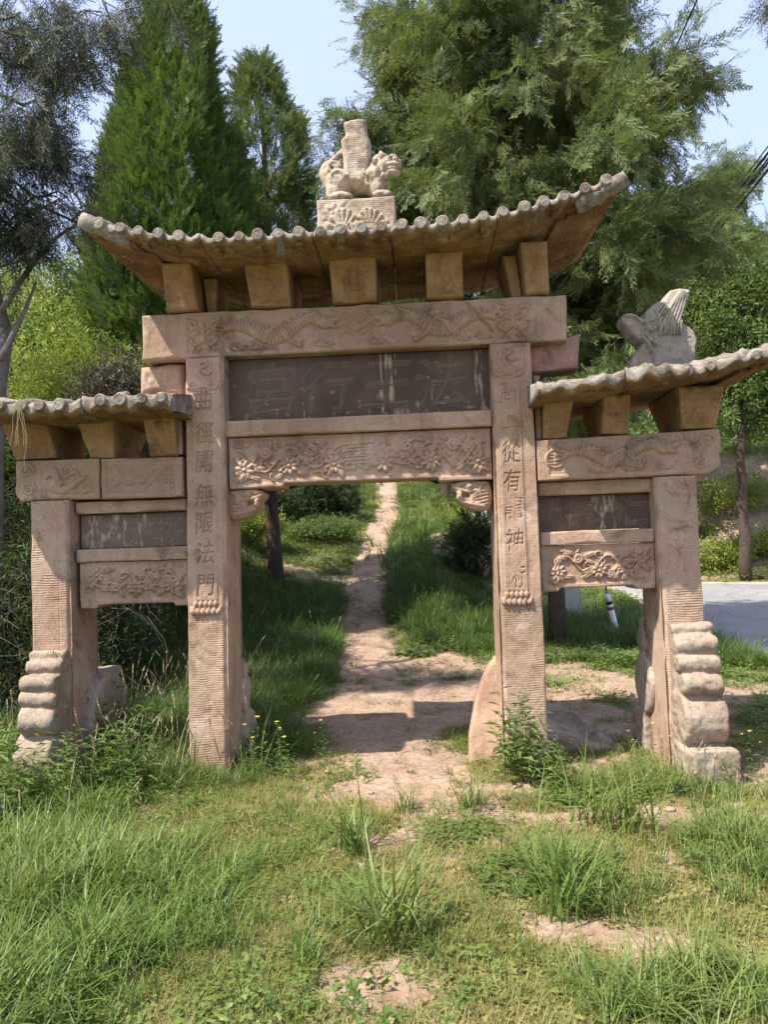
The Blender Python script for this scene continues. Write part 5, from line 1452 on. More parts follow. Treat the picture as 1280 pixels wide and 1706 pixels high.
def blob_tree(name, label, group, x, y, h, trunk_h, trunk_r, lobes, n, scl, bark, leafm, clumps, seed, cat='tree', lean=(0, 0), g=None, hollow=.55, kindname='crown', stemname='trunk', nlimb=True):
    """broadleaved crown from uneven lobes (dx, dy, dz, rx, ry, rz) above the base"""
    g = float(H(x, y)) if g is None else g; t_ = empty(name, (x, y, g), label, cat, group)
    r_ = np.random.default_rng(seed); q = random.Random(seed); mb = MB()
    top = np.array([x + lean[0], y + lean[1], g + trunk_h])
    if trunk_r > .03:
        mb.tube(curve((x, y, g - .15), top, 0, 8, .04 * trunk_h * .3, q), trunk_r * np.linspace(1.15, .6, 8), 10, 0, True, .08)
    vol = np.array([l[3] * l[4] * l[5] for l in lobes]) ** .75; cnt = (n * vol / vol.sum()).astype(int)
    Ps = []; Ds = []
    for l, c in zip(lobes, cnt):
        ce = np.array([x + l[0], y + l[1], g + l[2]]); R = np.array(l[3:6])
        d = rand_dirs(c) if False else r_.normal(size=(c, 3)); d /= np.linalg.norm(d, axis=1)[:, None]
        rr = (1 - hollow * r_.random(c) ** 1.5) * (1 + .30 * fbm(d[:, 0] * 2.2 + seed, d[:, 1] * 2.2, d[:, 2] * 2.2, 3, seed))
        p = ce + d * R * rr[:, None]
        kp = fbm(p[:, 0] * 2.0 / max(.4, R.mean()), p[:, 1] * 2 / max(.4, R.mean()), p[:, 2] * 2 / max(.4, R.mean()), 3, seed + 3) > -.16
        Ps.append(p[kp]); Ds.append(d[kp] + .6 * r_.normal(size=(kp.sum(), 3)))
        s = top if trunk_r > .03 else np.array([x + .1 * l[0], y + .1 * l[1], g])
        if nlimb:
            cv = curve(s, ce, 0, 5, .06, q); mb.tube(cv, np.linspace(max(.012, trunk_r * .5), .006, 5), 6, 0, True, .08)
            for k in range(5):
                e = ce + np.array([q.gauss(0, .5), q.gauss(0, .5), q.gauss(.1, .5)]) * R
                mb.tube(curve(cv[3], e, 0, 4, .04, q), np.linspace(max(.006, trunk_r * .18), .003, 4), 5, 0, False)
    if mb.n: mb.build(stemname, bark, t_)
    P = np.concatenate(Ps); D = np.concatenate(Ds); D /= np.linalg.norm(D, axis=1)[:, None]; m = len(P)
    P[:, 2] = np.maximum(P[:, 2], H(P[:, 0], P[:, 1], False) + .02)
    scatter(kindname, clumps, [leafm], P, dir_rot(D, r_.random(m) * 6.28), scl * (.65 + .7 * r_.random(m)), r_.integers(0, len(clumps), m), t_)
    return t_

def pix(px, py, y):
    """the point at depth y (metres behind the gate front) seen at a place of the survey photograph"""
    r = FW * 1281.0 + RT * (px - 640.0) - UP * (py - 853.0)
    return CAM + r * ((y - CAM[1]) / r[1])

SPR_UP = [conifer_spray(s, .30, 8, -.05, .0060, .55, .40) for s in range(4)]
SPR_LO = [conifer_spray(s + 10, .36, 8, .35, .0052, .70, .46) for s in range(4)]
SPR_NEAR = [conifer_spray(s + 20, .30, 8, .35, .0030, .75, .55) for s in range(4)]
CL_L = [leaf_clump(s + 30, 16, .17, .085, .42) for s in range(4)]
CL_S = [leaf_clump(s + 40, 18, .14, .05, .5) for s in range(4)]
CL_N = [leaf_clump(s + 50, 18, .16, .075, .22) for s in range(4)]

# dense columnar cypress behind the left bay
cone_tree('cypress_tree', 'dense bright green columnar cypress rising behind the left end of the main roof', 'conifers behind the gate', -2.80, 5.3, 9.6, 1.5,
          [(0, .45), (.10, .80), (.2, .94), (.42, .98), (.60, .82), (.8, .46), (.93, .18), (1, .02)], 19000, .80, M_BARK, M_CONIF, .13, .95, 1, SPR_UP, .36, .46)
# slimmer conifer between it and the lion
cone_tree('cypress_tree', 'slender pointed conifer seen between the dense cypress and the stone lion', 'conifers behind the gate', -2.02, 7.5, 9.15, 2.3,
          [(0, .8), (.15, 1.35), (.35, 1.25), (.55, 1.0), (.75, .66), (.9, .30), (1, .03)], 15000, .85, M_BARK, M_CONIF2, .125, .6, 2, SPR_UP, .5, .40, .36)

# large loose conifer behind the right half of the gate
q = random.Random(11)
tr = [(2.13, 4.9, .0, .125), (2.14, 4.92, 1.2, .105), (2.10, 4.95, 3.0, .095), (2.02, 5.0, 5.0, .08), (1.95, 5.0, 7.5, .06), (1.9, 5.0, 10.0, .03)]
lb = []
for k in range(76):
    z = q.uniform(3.5, 9.4); a = q.uniform(0, 6.28); env = 2.2 * (1 - .28 * max(0, (z - 5.5) / 4)) * (.62 + .38 * sstep(2.3, 3.6, z))
    r = env * q.uniform(.6, 1.06)
    s = (2.0, 5.0, z - .15); e = (1.95 + r * math.cos(a) * 1.0, 5.0 + r * math.sin(a) * .95, z + q.uniform(-.35, .55))
    lb.append((s, e, .03, .42, 1.0))
for px, py, y in ((600, 180, 5.0), (650, 60, 4.9), (1100, 120, 4.9), (1150, 90, 5.0), (1120, 330, 4.6), (1060, 420, 4.4), (690, 300, 4.3), (760, 330, 4.2), (920, 290, 3.7), (860, 240, 3.6), (1090, 230, 4.6), (640, 230, 4.8), (700, 150, 4.4), (1020, 470, 4.6), (990, 560, 4.8), (1040, 620, 5.0)):
    e = pix(px, py, y); lb.append(((2.0, 5.0, e[2] - .2), tuple(e), .03, .45, 1.2))
limb_tree('conifer_tree', 'large loose feathery conifer filling the sky behind the right half of the roof', 'conifers behind the gate', 2.13, 4.9, tr, lb, 66, .95, M_BARK, M_CONIF2, SPR_LO, .55, 12, .34)
# second one further right, beside the road
g_ = float(H(7.4, 15.6))
tr = [(7.4, 15.6, g_ - .1, .2), (7.4, 15.6, 4.0, .16), (7.35, 15.6, 8.0, .1), (7.3, 15.6, 11.5, .03)]
lb = []
for k in range(26):
    z = q.uniform(6.3, 10.6); a = q.uniform(0, 6.28); r = 2.9 * (1 - .55 * max(0, (z - 6) / 6)) * q.uniform(.6, 1.05)
    lb.append(((7.38, 15.6, z - .1), (7.3 + r * math.cos(a), 15.4 + r * math.sin(a), z + q.uniform(-.3, .5)), .04, .6, .8))
for px, py in ((1190, 270), (1215, 300), (1180, 330), (1240, 370), (1260, 410), (1220, 440), (1160, 400), (1200, 500), (1240, 500), (1150, 470), (1110, 430), (1180, 560)):
    e = pix(px, py, 14.6); lb.append(((7.3, 15.5, e[2] - .2), tuple(e), .04, .65, 1.0))
limb_tree('conifer_tree', 'feathery conifer with gaps of sky beside the cables and dragon finial', 'conifers behind the gate', 7.4, 15.6, tr, lb, 40, 1.4, M_BARK, M_CONIF2, SPR_LO, .5, 13, .36)

# dark drooping conifer at the left edge, close to the gate
q = random.Random(17)
tb = [pix(-14, 760, 1.5), pix(-6, 640, 1.5), pix(12, 560, 1.5), pix(-30, 420, 1.5)]
xb, yb_ = float(tb[0][0]), 1.5
gz_ = float(H(xb, yb_))
tr = [(xb - .05, yb_, gz_ - .1, .12), (tb[0][0], 1.5, tb[0][2], .10), (tb[1][0], 1.5, tb[1][2], .085), (tb[2][0] - .03, 1.5, tb[2][2], .075), (tb[3][0], 1.5, tb[3][2], .06), (-3.7, 1.4, 6.0, .05), (-4.0, 1.2, 9.0, .03), (-4.2, 1.0, 11, .02)]
lb = []
for (px, py, y, ex, ey, ey2) in ((-20, 300, 1.5, 100, 330, 1.2), (-20, 330, 1.5, 45, 400, 1.3), (-40, 200, 1.5, 70, 235, 1.2), (-40, 120, 1.5, 95, 150, 1.0), (-60, 20, 1.5, 110, 60, .9), (-60, -20, 1.4, 150, 15, .9),
                                 (-40, 160, 1.5, 90, 260, 1.4), (-30, 260, 1.5, 60, 350, 1.6), (-40, 60, 1.5, 45, 100, 1.3), (-40, 100, 1.5, 30, 200, 1.1), (-60, -60, 1.4, 90, -30, 1.1), (-40, 240, 1.5, 25, 300, 1.2), (-40, 180, 1.5, 20, 160, 1.2),
                                 (-40, 300, 1.5, 20, 370, 1.2), (-50, 0, 1.4, 35, 20, 1.2), (-40, 390, 1.5, 18, 440, 1.3), (-50, 50, 1.4, 10, 60, 1.2), (-50, 140, 1.4, 5, 240, 1.2), (-60, 330, 1.4, 0, 330, 1.2)):
    lb.append((tuple(pix(px, py, y)), tuple(pix(ex, ey, ey2)), .022, .24, 2.0))
for (ex, ey, ey2) in ((170, 20, .9), (235, 10, .9), (300, -15, .9), (150, 110, 1.0)):      # thin outer wisps
    lb.append((tuple(pix(ex - 130, ey - 90, 1.1)), tuple(pix(ex, ey, ey2)), .008, .15, 1.3))
for k in range(8):                                           # the crown above and beside the frame
    z = q.uniform(4.0, 9.0); a = q.uniform(0, 6.28); r = q.uniform(.7, 1.3)
    lb.append(((-3.8, 1.3, z), (-4.4 + r * math.cos(a), 1.2 + r * math.sin(a), z + q.uniform(-.5, .2)), .03, .5, .8))
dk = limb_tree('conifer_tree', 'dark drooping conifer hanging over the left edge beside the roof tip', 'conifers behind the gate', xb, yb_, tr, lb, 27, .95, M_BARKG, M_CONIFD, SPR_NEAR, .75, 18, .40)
mb = MB()                                                     # its bare hanging twigs and pale branch
for pts, r0 in (([(-20, 430), (60, 340), (130, 372), (150, 410)], .02), ([(0, 520), (60, 430), (100, 390), (145, 365)], .028), ([(40, 200), (110, 300), (140, 400), (190, 470)], .008), ([(90, 260), (130, 330), (150, 390), (185, 460)], .007), ([(100, 300), (145, 345), (170, 400), (195, 440)], .006),
                ([(60, 330), (110, 345), (150, 420), (170, 540)], .006), ([(70, 320), (120, 400), (140, 470), (175, 540)], .006), ([(0, 600), (40, 520), (60, 470)], .03), ([(20, 300), (60, 330), (100, 318), (130, 350)], .012), ([(5, 380), (50, 330), (90, 325), (125, 350)], .012)):
    P = np.array([pix(a, b, 1.35 + .1 * i) for i, (a, b) in enumerate(pts)])
    tt = np.linspace(0, len(P) - 1, 12); P = np.stack([np.interp(tt, range(len(P)), P[:, i]) for i in range(3)], 1)
    mb.tube(P, np.linspace(r0, r0 * .3, 12), 6, 0, True, .1)
mb.build('bare_twigs', M_BARKG, dk)

# a spray of a conifer by the camera, dipping in at the top right
ov = [(3.3, -1.5, -.1, .14), (3.3, -1.5, 2.5, .11), (3.2, -1.4, 5.5, .07)]
e1 = pix(1262, -20, -1.9); e2 = pix(1215, -30, -1.7)
lb = [((3.22, -1.42, 4.6), tuple(pix(1330, -60, -1.8)), .03, .1, .5), (tuple(pix(1330, -60, -1.8)), tuple(pix(1255, -22, -1.9)), .008, .045, 3.5),
      ((3.22, -1.42, 4.8), (4.3, -1.0, 5.2), .03, .4, 1.0), ((3.22, -1.42, 5.0), (3.6, -2.6, 5.3), .03, .4, 1.0), ((3.22, -1.42, 5.3), (2.9, -.6, 6.2), .03, .4, 1.0)]
q = random.Random(23)
for k in range(26):
    z = q.uniform(4.9, 8.2); a_ = q.uniform(0, 6.28); r = q.uniform(.5, .95)
    lb.append(((3.2, -1.42, z - .1), (3.35 + r * math.cos(a_), -1.5 + r * math.sin(a_), z + q.uniform(-.2, .3)), .025, .3, .7))
ov.append((3.2, -1.4, 8.2, .02))
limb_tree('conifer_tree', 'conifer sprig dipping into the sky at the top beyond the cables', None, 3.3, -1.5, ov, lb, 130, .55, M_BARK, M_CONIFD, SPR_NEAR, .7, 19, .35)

# broadleaved tree across the road
bx_, by_ = 7.95, 13.2
blob_tree('broadleaf_tree', 'young broadleaved tree with a bare dark trunk at the far road edge', 'broadleaved trees', bx_, by_, 7, 3.9, .13,
          [(-.3, 0, 4.6, 1.3, 1.2, 1.1), (.6, .2, 5.4, 1.5, 1.4, 1.2), (-.6, 0, 6.2, 1.2, 1.2, 1.0), (.9, 0, 3.9, 1.0, 1.0, .8), (1.6, 0, 4.9, 1.2, 1.2, 1.2), (.3, 0, 7.0, 1.2, 1.2, .9), (-1.1, 0, 3.7, .7, .7, .5)], 2600, 1.35, M_BARK, M_LEAFM, CL_L, 31)
# slopes beyond the road: more broadleaved trees
for k, (x, y, s, lab) in enumerate(((11.2, 20.5, 1.0, 'pale green tree on the cut bank behind the road tree'), (6.0, 22.5, 1.1, 'rounded tree on the bank seen below the small roof by the road'), (14.0, 21.0, 1.3, 'tall leafy tree at the far right above the cut bank'), (4.2, 24.5, 1.1, 'leafy tree rising behind the feathery conifer by the cables'))):
    blob_tree('broadleaf_tree', lab, 'broadleaved trees', x, y, 6, 2.4 * s, .13, [(0, 0, 3.2 * s, 1.7 * s, 1.6 * s, 1.2 * s), (.9 * s, 0, 4.2 * s, 1.4 * s, 1.4 * s, 1.2 * s), (-.8 * s, .2, 4.6 * s, 1.3 * s, 1.3 * s, 1.1 * s), (.1, 0, 5.6 * s, 1.2 * s, 1.2 * s, .9 * s), (-1.1 * s, 0, 2.4 * s, 1.0, 1.0, .8)], 1700, 1.5 * s ** .5, M_BARK, M_LEAF if k % 2 else M_LEAFM, CL_L, 40 + k)
# shrubs on that bank
for k, (px, py, y, w, h_, lab) in enumerate(((1195, 850, 14.4, .8, .8, 'bushy green shrub on the red cut bank left of the road tree'), (1268, 865, 14.6, 1.0, .7, 'green shrub on the cut bank right of the road tree'), (1215, 790, 16.2, 1.5, 1.3, 'wide shrub high on the cut bank behind the trunk'))):
    p = pix(px, py, y); blob_tree('shrub', lab, 'shrubs on the cut bank', float(p[0]), y, h_, .2, .02, [(0, 0, h_ * .5, w * .6, w * .6, h_ * .5), (.5 * w, 0, h_ * .4, w * .45, w * .45, h_ * .4), (-.5 * w, 0, h_ * .35, w * .4, w * .4, h_ * .4)], 420, 1.0, M_BARK, M_LEAF, CL_L, 60 + k)

# grove at the top of the path
for k, (px, y, r, th, lab) in enumerate(((697, 21.5, .13, 4.0, 'dark straight trunk nearest the path at the hill top'), (741, 20.5, .20, 4.0, 'thick dark trunk right of the path at the hill top'), (712, 22.5, .05, 3.2, 'thin leaning sapling between the two hill top trunks'))):
    p = pix(px, 850, y); x = float(p[0])
    blob_tree('broadleaf_tree', lab, 'broadleaved trees', x, y, 6, th, r, [(0, 0, 4.6, 1.5, 1.5, 1.1), (.8, .2, 3.5, 1.2, 1.2, 1.0), (-.5, 1.2, 2.6, 1.2, .9, 1.0), (.9, .9, 1.6, 1.3, .9, .9), (2.0, .6, 2.4, 1.2, 1, 1.2), (1.7, .8, 1.0, 1.1, .8, .8), (-.2, 1.6, 1.1, 1.2, .7, .8)], 1700, 1.15, M_BARK, M_LEAF, CL_L, 70 + k)
# evergreen bushes and shrubs near the path
def bush(name, label, px, y, w, h_, n, leafm, cl, seed, scl=.8, flat=1.0, group='bushes around the path', dx=0):
    # stands where the survey line of column px meets the ground at depth y
    x = float(pix(px, 900, y)[0]) + dx
    q_ = random.Random(seed)
    lo = [(0, 0, h_ * .55, w * .42, w * .42, h_ * .48)] + [(w * .38 * math.cos(a), w * .38 * math.sin(a), h_ * (.3 + .3 * q_.random()), w * .30, w * .30, h_ * .33 * flat) for a in (q_.uniform(0, 1) + 1.257 * i for i in range(5))]
    return blob_tree('shrub' if name is None else name, label, group, x, y, h_, .2, .02, lo, n, scl, M_BARK, leafm, cl, seed, cat='shrub', hollow=.75)
bush('evergreen_bush', 'dark upright evergreen bush beside the tall worn pillar and earth mound', 797, 8.3, .82, 1.25, 900, M_LEAFD, SPR_UP, 81, .75)
bush('evergreen_bush', 'dark juniper clump uphill, just right of the dragon corbel and trunk', 498, 12.9, 1.0, 1.15, 900, M_LEAFD, SPR_UP, 82, .85)
bush('evergreen_bush', 'dark rounded juniper uphill close to the left of the path', 563, 13.3, .8, 1.05, 800, M_LEAFD, SPR_UP, 83, .85)
bush(None, 'low bright green shrub left of the path below the junipers', 540, 11.2, 1.4, .5, 700, M_LEAFM, CL_S, 84, 1.0)
bush(None, 'yellowish green shrub between the crisp pillar and the dark trunk', 415, 9.6, 1.1, .85, 700, M_LEAF, CL_S, 85, 1.0)
bush(None, 'dark leafy shrub right behind the trunk under the dragon corbel', 455, 11.8, 1.3, 1.0, 800, M_LEAFD, CL_S, 86, 1.1)
bush(None, 'tiny dark green shrub on the earth mound', 755, 9.4, .35, .35, 160, M_LEAFM, CL_S, 87, .6)
bush(None, 'yellow flowering bush behind the mound near the white gable', 770, 13.6, 1.1, .95, 500, M_LEAF, CL_S, 88, 1.0)
# scrub on the left bank
for k, (px, py, y, w, h_, lm, cl, lab) in enumerate((
        (60, 640, 4.0, 1.7, 1.5, M_LEAF, CL_L, 'bright shrub just above the tiles of the left roof'), (135, 630, 3.6, 1.5, 1.5, M_LEAF, CL_N, 'light green shrub with narrow leaves beside the cypress foot'), (100, 560, 6.0, 2.2, 1.8, M_LEAF, CL_L, 'broad yellow green shrub in the middle of the left bank'),
        (20, 590, 6.0, 1.8, 1.6, M_LEAFM, CL_L, 'green shrub behind the grey trunk at the left edge'), (170, 560, 6.8, 1.5, 1.5, M_LEAFM, CL_N, 'green shrub touching the dense cypress, high on the bank'), (80, 500, 10.5, 2.6, 2.4, M_LEAF, CL_L, 'pale sunlit bush at the top of the left bank'),
        (155, 490, 10.5, 1.9, 2.2, M_LEAFM, CL_L, 'thin tree-like bush against the sky left of the cypress'), (215, 620, 3.0, .9, .9, M_VINE, CL_N, 'brownish dry shrub beside the left wall stub'), (15, 500, 12.0, 2.8, 2.2, M_LEAF, CL_L, 'hazy yellow green bush at the far left skyline'))):
    p = pix(px, py, y); x = float(p[0]); g = float(H(x, y)); hh = max(h_, float(p[2]) - g + .5 * h_ - .2)
    q_ = random.Random(90 + k)
    lo = [(0, 0, hh - h_ * .5, w * .45, w * .45, h_ * .5)] + [(w * .42 * math.cos(a), w * .42 * math.sin(a), hh - h_ * q_.uniform(.45, .8), w * .32, w * .32, h_ * .34) for a in (q_.random() + 1.257 * i for i in range(5))]
    if hh > h_ * 1.1: lo += [(q_.uniform(-.3, .3) * w, -.15, hh * .42, w * .45, w * .4, hh * .36), (q_.uniform(-.3, .3) * w, 0, hh * .2, w * .5, w * .4, hh * .2)]
    blob_tree('shrub', lab, 'shrubs on the left bank', x, y, hh, .3, .025, lo, 1150, 1.0, M_BARK, lm, cl, 90 + k, cat='shrub', hollow=.8)
# dark dry creeper thicket behind the short left pillar
mb = MB(); q = random.Random(77)
for k in range(420):
    y = q.uniform(.9, 2.6); x = q.uniform(-4.6, -2.35); z = float(H(x, y, False)) + q.uniform(.0, 1.5)
    pts = [(x, y, z)]
    d = np.array([q.gauss(0, .6), q.gauss(-.2, .4), q.gauss(-.2, .8)])
    for i in range(5):
        d = d + np.array([q.gauss(0, .35), q.gauss(0, .35), q.gauss(-.25, .3)]); d /= np.linalg.norm(d); pts.append(tuple(np.array(pts[-1]) + d * .16))
    mb.tube(pts, np.linspace(.006, .0025, 6), 3, 0, False)
th = empty('creeper_thicket', (-3.3, 1.7, float(H(-3.3, 1.7))), 'dark thicket of dry creepers behind the short pillar at the left edge', 'thicket')
mb.build('dry_stems', M_VINE, th)['kind'] = 'stuff'
n = 2600; P = np.stack([rng.uniform(-4.8, -2.3, n), rng.uniform(1.0, 3.0, n), np.zeros(n)], 1); P[:, 2] = H(P[:, 0], P[:, 1], False) + rng.random(n) ** 1.3 * 1.5 * (.5 + .5 * sstep(-2.2, -3.0, P[:, 0]))
scatter('leaves', CL_N, [M_LEAFD], P, np.stack([rng.random(n) * 6.28, rng.random(n) * 3, rng.random(n) * 6.28], 1), rng.uniform(.7, 1.2, n), None, th)

# far woods closing the view
n = 9000
px_ = rng.uniform(-70, 70, n); py_2 = 32 + 30 * rng.random(n) + 6 * np.abs(px_) / 40
hh = H(px_, py_2, False) + rng.random(n) ** .8 * (3.5 + 2.5 * vnoise(px_ * .22, py_2 * .22, None, 5))
scatter('distant_woods', CL_L, [M_LEAFM], np.stack([px_, py_2, hh], 1), np.stack([rng.random(n) * 6.28, rng.random(n) * 6.28, rng.random(n) * 6.28], 1), rng.uniform(5.0, 8.5, n))
tag(bpy.data.objects['distant_woods'], 'far mass of leafy woods closing the view behind the hill', 'woods')

# ------------------------------------------------------------------ small things by the road
b0 = pix(1032, 1022, 5.7); b1 = pix(1018, 975, 5.55)
g0 = float(H(b0[0], 5.7)); pt = empty('road_marker', (b0[0], 5.7, g0), 'tilted white marker post with black and red bands at the verge', 'marker post')
ax_ = np.array([b1[0] - b0[0] - .02, -.12, .62]); ax_ /= np.linalg.norm(ax_); base = np.array([b0[0], 5.7, g0 - .1])
def seg(name, a, b, r, m):
    mb_ = MB(); mb_.tube([base + ax_ * a, base + ax_ * (a + b) / 2, base + ax_ * b], r, 12); return mb_.build(name, m, pt)
seg('post', 0, .56, .042, M_WHITE); seg('red_band', .562, .60, .043, M_RED); seg('white_band', .602, .64, .042, M_WHITE); seg('black_band', .642, .68, .043, M_BLACK); seg('white_band', .682, .78, .042, M_WHITE)
p = pix(1011, 990, 6.2); g0 = float(H(p[0], 6.2)); mb = MB(); mb.tube([(p[0], 6.2, g0 - .1), (p[0] + .005, 6.2, g0 + .5), (p[0] - .01, 6.2, g0 + 1.0)], .014, 8)
tag(mb.build('thin_pole', M_RED, None, loc=(p[0], 6.2, g0)), 'thin rusty red pole in the tall grass by the road', 'pole')
p = pix(953, 990, 6.9); g0 = float(H(p[0], 6.9)); mb = MB(); x = float(p[0]); 
mb.add([(x - .13, 6.8, g0 - .2), (x + .13, 6.8, g0 - .2), (x + .13, 7.0, g0 - .2), (x - .13, 7.0, g0 - .2), (x - .12, 6.81, g0 + .78), (x + .12, 6.81, g0 + .80), (x + .12, 6.99, g0 + .8), (x - .12, 6.99, g0 + .78)], [(0, 3, 2, 1), (4, 5, 6, 7), (0, 1, 5, 4), (1, 2, 6, 5), (2, 3, 7, 6), (3, 0, 4, 7)])
mb.box(x - .10, x + .10, 6.83, 6.97, g0 + .79, g0 + .83)
tag(mb.build('concrete_post', M_CONC, None, smooth=False, loc=(x, 6.9, g0)), 'squat pale concrete post standing in the grass by the road', 'post')
# kerb-like pale strip along the near road edge
# small white gabled hut far off
p = pix(783, 868, 19.0); x = float(p[0]); g0 = float(H(x, 19.0)); hut = empty('small_hut', (x, 19.0, g0), 'small white and pale blue gabled hut half hidden by bushes', 'hut')
z1 = float(pix(783, 878, 19)[2]); z2 = float(pix(783, 842, 19)[2])
mb = MB(); mb.box(x - .75, x + .75, 19, 21, g0 - .3, z1); mb.build('wall', M_BLUEW, hut, False)
mb = MB(); mb.add([(x - .85, 18.9, z1), (x + .85, 18.9, z1), (x, 18.9, z2), (x - .85, 21.1, z1), (x + .85, 21.1, z1), (x, 21.1, z2)], [(0, 1, 2), (3, 5, 4), (0, 2, 5, 3), (1, 4, 5, 2), (0, 3, 4, 1)]); mb.build('roof', M_WHITE, hut, False)
mb = MB(); mb.box(x - .22, x + .22, 18.985, 19.0, z1 - .75, z1 - .2); mb.build('window', M_BLACK, hut, False)
p = pix(808, 880, 16.5); x = float(p[0]); g0 = float(H(x, 16.5)); z2 = float(pix(808, 843, 16.5)[2]); mb = MB(); mb.tube([(x, 16.5, g0 - .1), (x, 16.5, (g0 + z2) / 2), (x + .01, 16.5, z2)], [.11, .10, .09], 12)
tag(mb.build('pale_trunk', M_CONC, None, loc=(x, 16.5, g0)), 'pale grey pole beside the hut behind the evergreen bush', 'pole')

# cables
def cable(name, label, cat, a, b, sag, strands, group=None):
    t_ = empty(name, a, label, cat, group) if len(strands) > 1 else None
    t = np.linspace(-1.2, 1.7, 90)
    for (dx, dz, r, ds) in strands:
        P = np.array(a) + (np.array(b) - np.array(a)) * t[:, None] + np.array([dx, 0, dz]); P[:, 2] -= (sag + ds) * 4 * t * (1 - t)
        mb_ = MB(); mb_.tube(P, r, 6)
        if t_: mb_.build('cable', M_BLACK, t_)
        else: tag(mb_.build(name, M_BLACK, None, loc=a), label, cat, group)
a = pix(1330, 190, 5.0); b = pix(1040, 505, 13.5)
cable('cable_bundle', 'bundle of thick black cables crossing behind the feathery conifer by the road', 'power cables', tuple(a), tuple(b), .25, [(0, 0, .018, 0), (.05, -.05, .016, .05), (-.04, -.09, .014, .1), (.03, -.17, .018, .06), (-.02, .07, .010, .02)])
a = pix(1176, -30, 3.2); b = pix(1030, 330, 10.0)
cable('overhead_wire', 'single thin black wire slanting down in front of the large conifer', 'wire', tuple(a), tuple(b), -.12, [(0, 0, .011, 0)])
# ------------------------------------------------------------------ grass and weeds
def sample(n, x0, x1, y0, y1, dens):
    x = rng.uniform(x0, x1, n); y = rng.uniform(y0, y1, n)
    d = dens(x, y)
    k = rng.random(n) < d
    return x[k], y[k], d[k]
def open_ground(x, y):
    """no plants on the road, the path or inside the stones"""
    o = (road_d(x, y) < -0.05).astype(float)
    for (a, b) in ((-2.27, -1.9), (-1.19, -.87), (.9, 1.22), (1.95, 2.27)):
        o = o * ~((x > a) & (x < b) & (y > -.02) & (y < .44))
    o = o * ~((np.abs(x - 2.135) < .15) & (y > -.42) & (y < 0)) * ~((np.abs(x + 2.085) < .14) & (y > -.4) & (y < 0))
    return o
def lift(x, y): return np.stack([x, y, H(x, y) - .005], 1)
def up_rot(n, tilt=.15): return np.stack([rng.normal(0, tilt, n), rng.normal(0, tilt, n), rng.uniform(0, 6.28, n)], 1)
def kind_stuff(o, label, cat): return tag(o, label, cat, None, 'stuff')

TG = [grass_clump(s, 13, .08, .46, .0062, .55, 1.7, 0) for s in range(4)] + [grass_clump(s + 5, 12, .08, .46, .0058, .45, 1.5, 1) for s in range(2)]
SG = [grass_clump(s + 20, 16, .07, .075, .0022, .8, 1.0, 0, 0, 1, 3) for s in range(4)] + [rosette(s + 25, 9, .06, .022, .022, 0, 3) for s in range(2)]
HG = [grass_clump(s + 30, 10, .06, .40, .0038, .45, 1.4, 3) for s in range(3)]
WD = [weed_stem(s + 40, .42, .12, 20, .24) for s in range(3)]
CLV = [rosette(s + 50, 34, .11, .019, .06, 0, 3) for s in range(3)]
FL = [weed_stem(s + 60, .30, .05, 14, .3, 0, 1) for s in range(3)]

# long grass
x, y, d = sample(95000, -4.6, 5.2, -3.1, 8.5, lambda x, y: np.clip(patch(x, y, TALL, .4, .7, 1.8), 0, 1) * open_ground(x, y) * (1 - .92 * soil(x, y)) * np.where(y < .5, .62, .55))
n = len(x); hs = (.45 + .65 * rng.random(n)) * (.55 + .5 * np.clip(d, 0, 1)) * np.where(y < .3, .66 + .2 * sstep(-.6, -1.4, x) * sstep(-.6, -1.6, y), 1.0)
hs = hs * (1 - .35 * np.exp(-((x - .3) / .35) ** 2 - ((y + 2.2) / .4) ** 2))
front = y < .25
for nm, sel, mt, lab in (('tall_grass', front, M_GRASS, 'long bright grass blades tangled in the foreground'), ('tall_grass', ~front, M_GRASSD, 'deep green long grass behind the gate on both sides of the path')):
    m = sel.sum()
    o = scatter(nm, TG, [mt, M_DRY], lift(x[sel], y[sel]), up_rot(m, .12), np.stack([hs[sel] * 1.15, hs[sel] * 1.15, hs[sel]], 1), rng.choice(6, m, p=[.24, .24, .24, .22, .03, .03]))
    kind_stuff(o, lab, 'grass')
# medium tufts that break up the turf
MG = [grass_clump(s + 70, 11, .05, .17, .0036, .7, 1.3, 0) for s in range(4)] + [grass_clump(s + 75, 7, .06, .20, .0024, .8, 1.2, 0, 1) for s in range(2)]
x, y, d = sample(9000, -3.2, 3.6, -3.1, 1.2, lambda x, y: open_ground(x, y) * (1 - .85 * soil(x, y)) * (.05 + .9 * sstep(.05, .42, fbm(x * 2.9 + 3, y * 2.9, None, 4, 68))))
o = scatter('grass_tufts', MG, [M_GRASS, M_DRY], lift(x, y), up_rot(len(x), .2), rng.uniform(.38, .95, len(x)), rng.choice(6, len(x), p=[.225, .225, .225, .225, .05, .05])); kind_stuff(o, 'medium grass tufts and dry stalks scattered over the turf', 'grass')
x, y, d = sample(1500, -2.6, 3.4, -3.0, .6, lambda x, y: open_ground(x, y) * sstep(.1, .4, fbm(x * 1.9 + 13, y * 1.9, None, 4, 78)))
o = scatter('small_weeds', [weed_stem(s + 80, .16, .06, 12, .3) for s in range(3)], [M_LEAFM], lift(x, y), up_rot(len(x), .35), rng.uniform(.5, 1.3, len(x))); kind_stuff(o, 'small leafy weeds scattered through the turf', 'weeds')
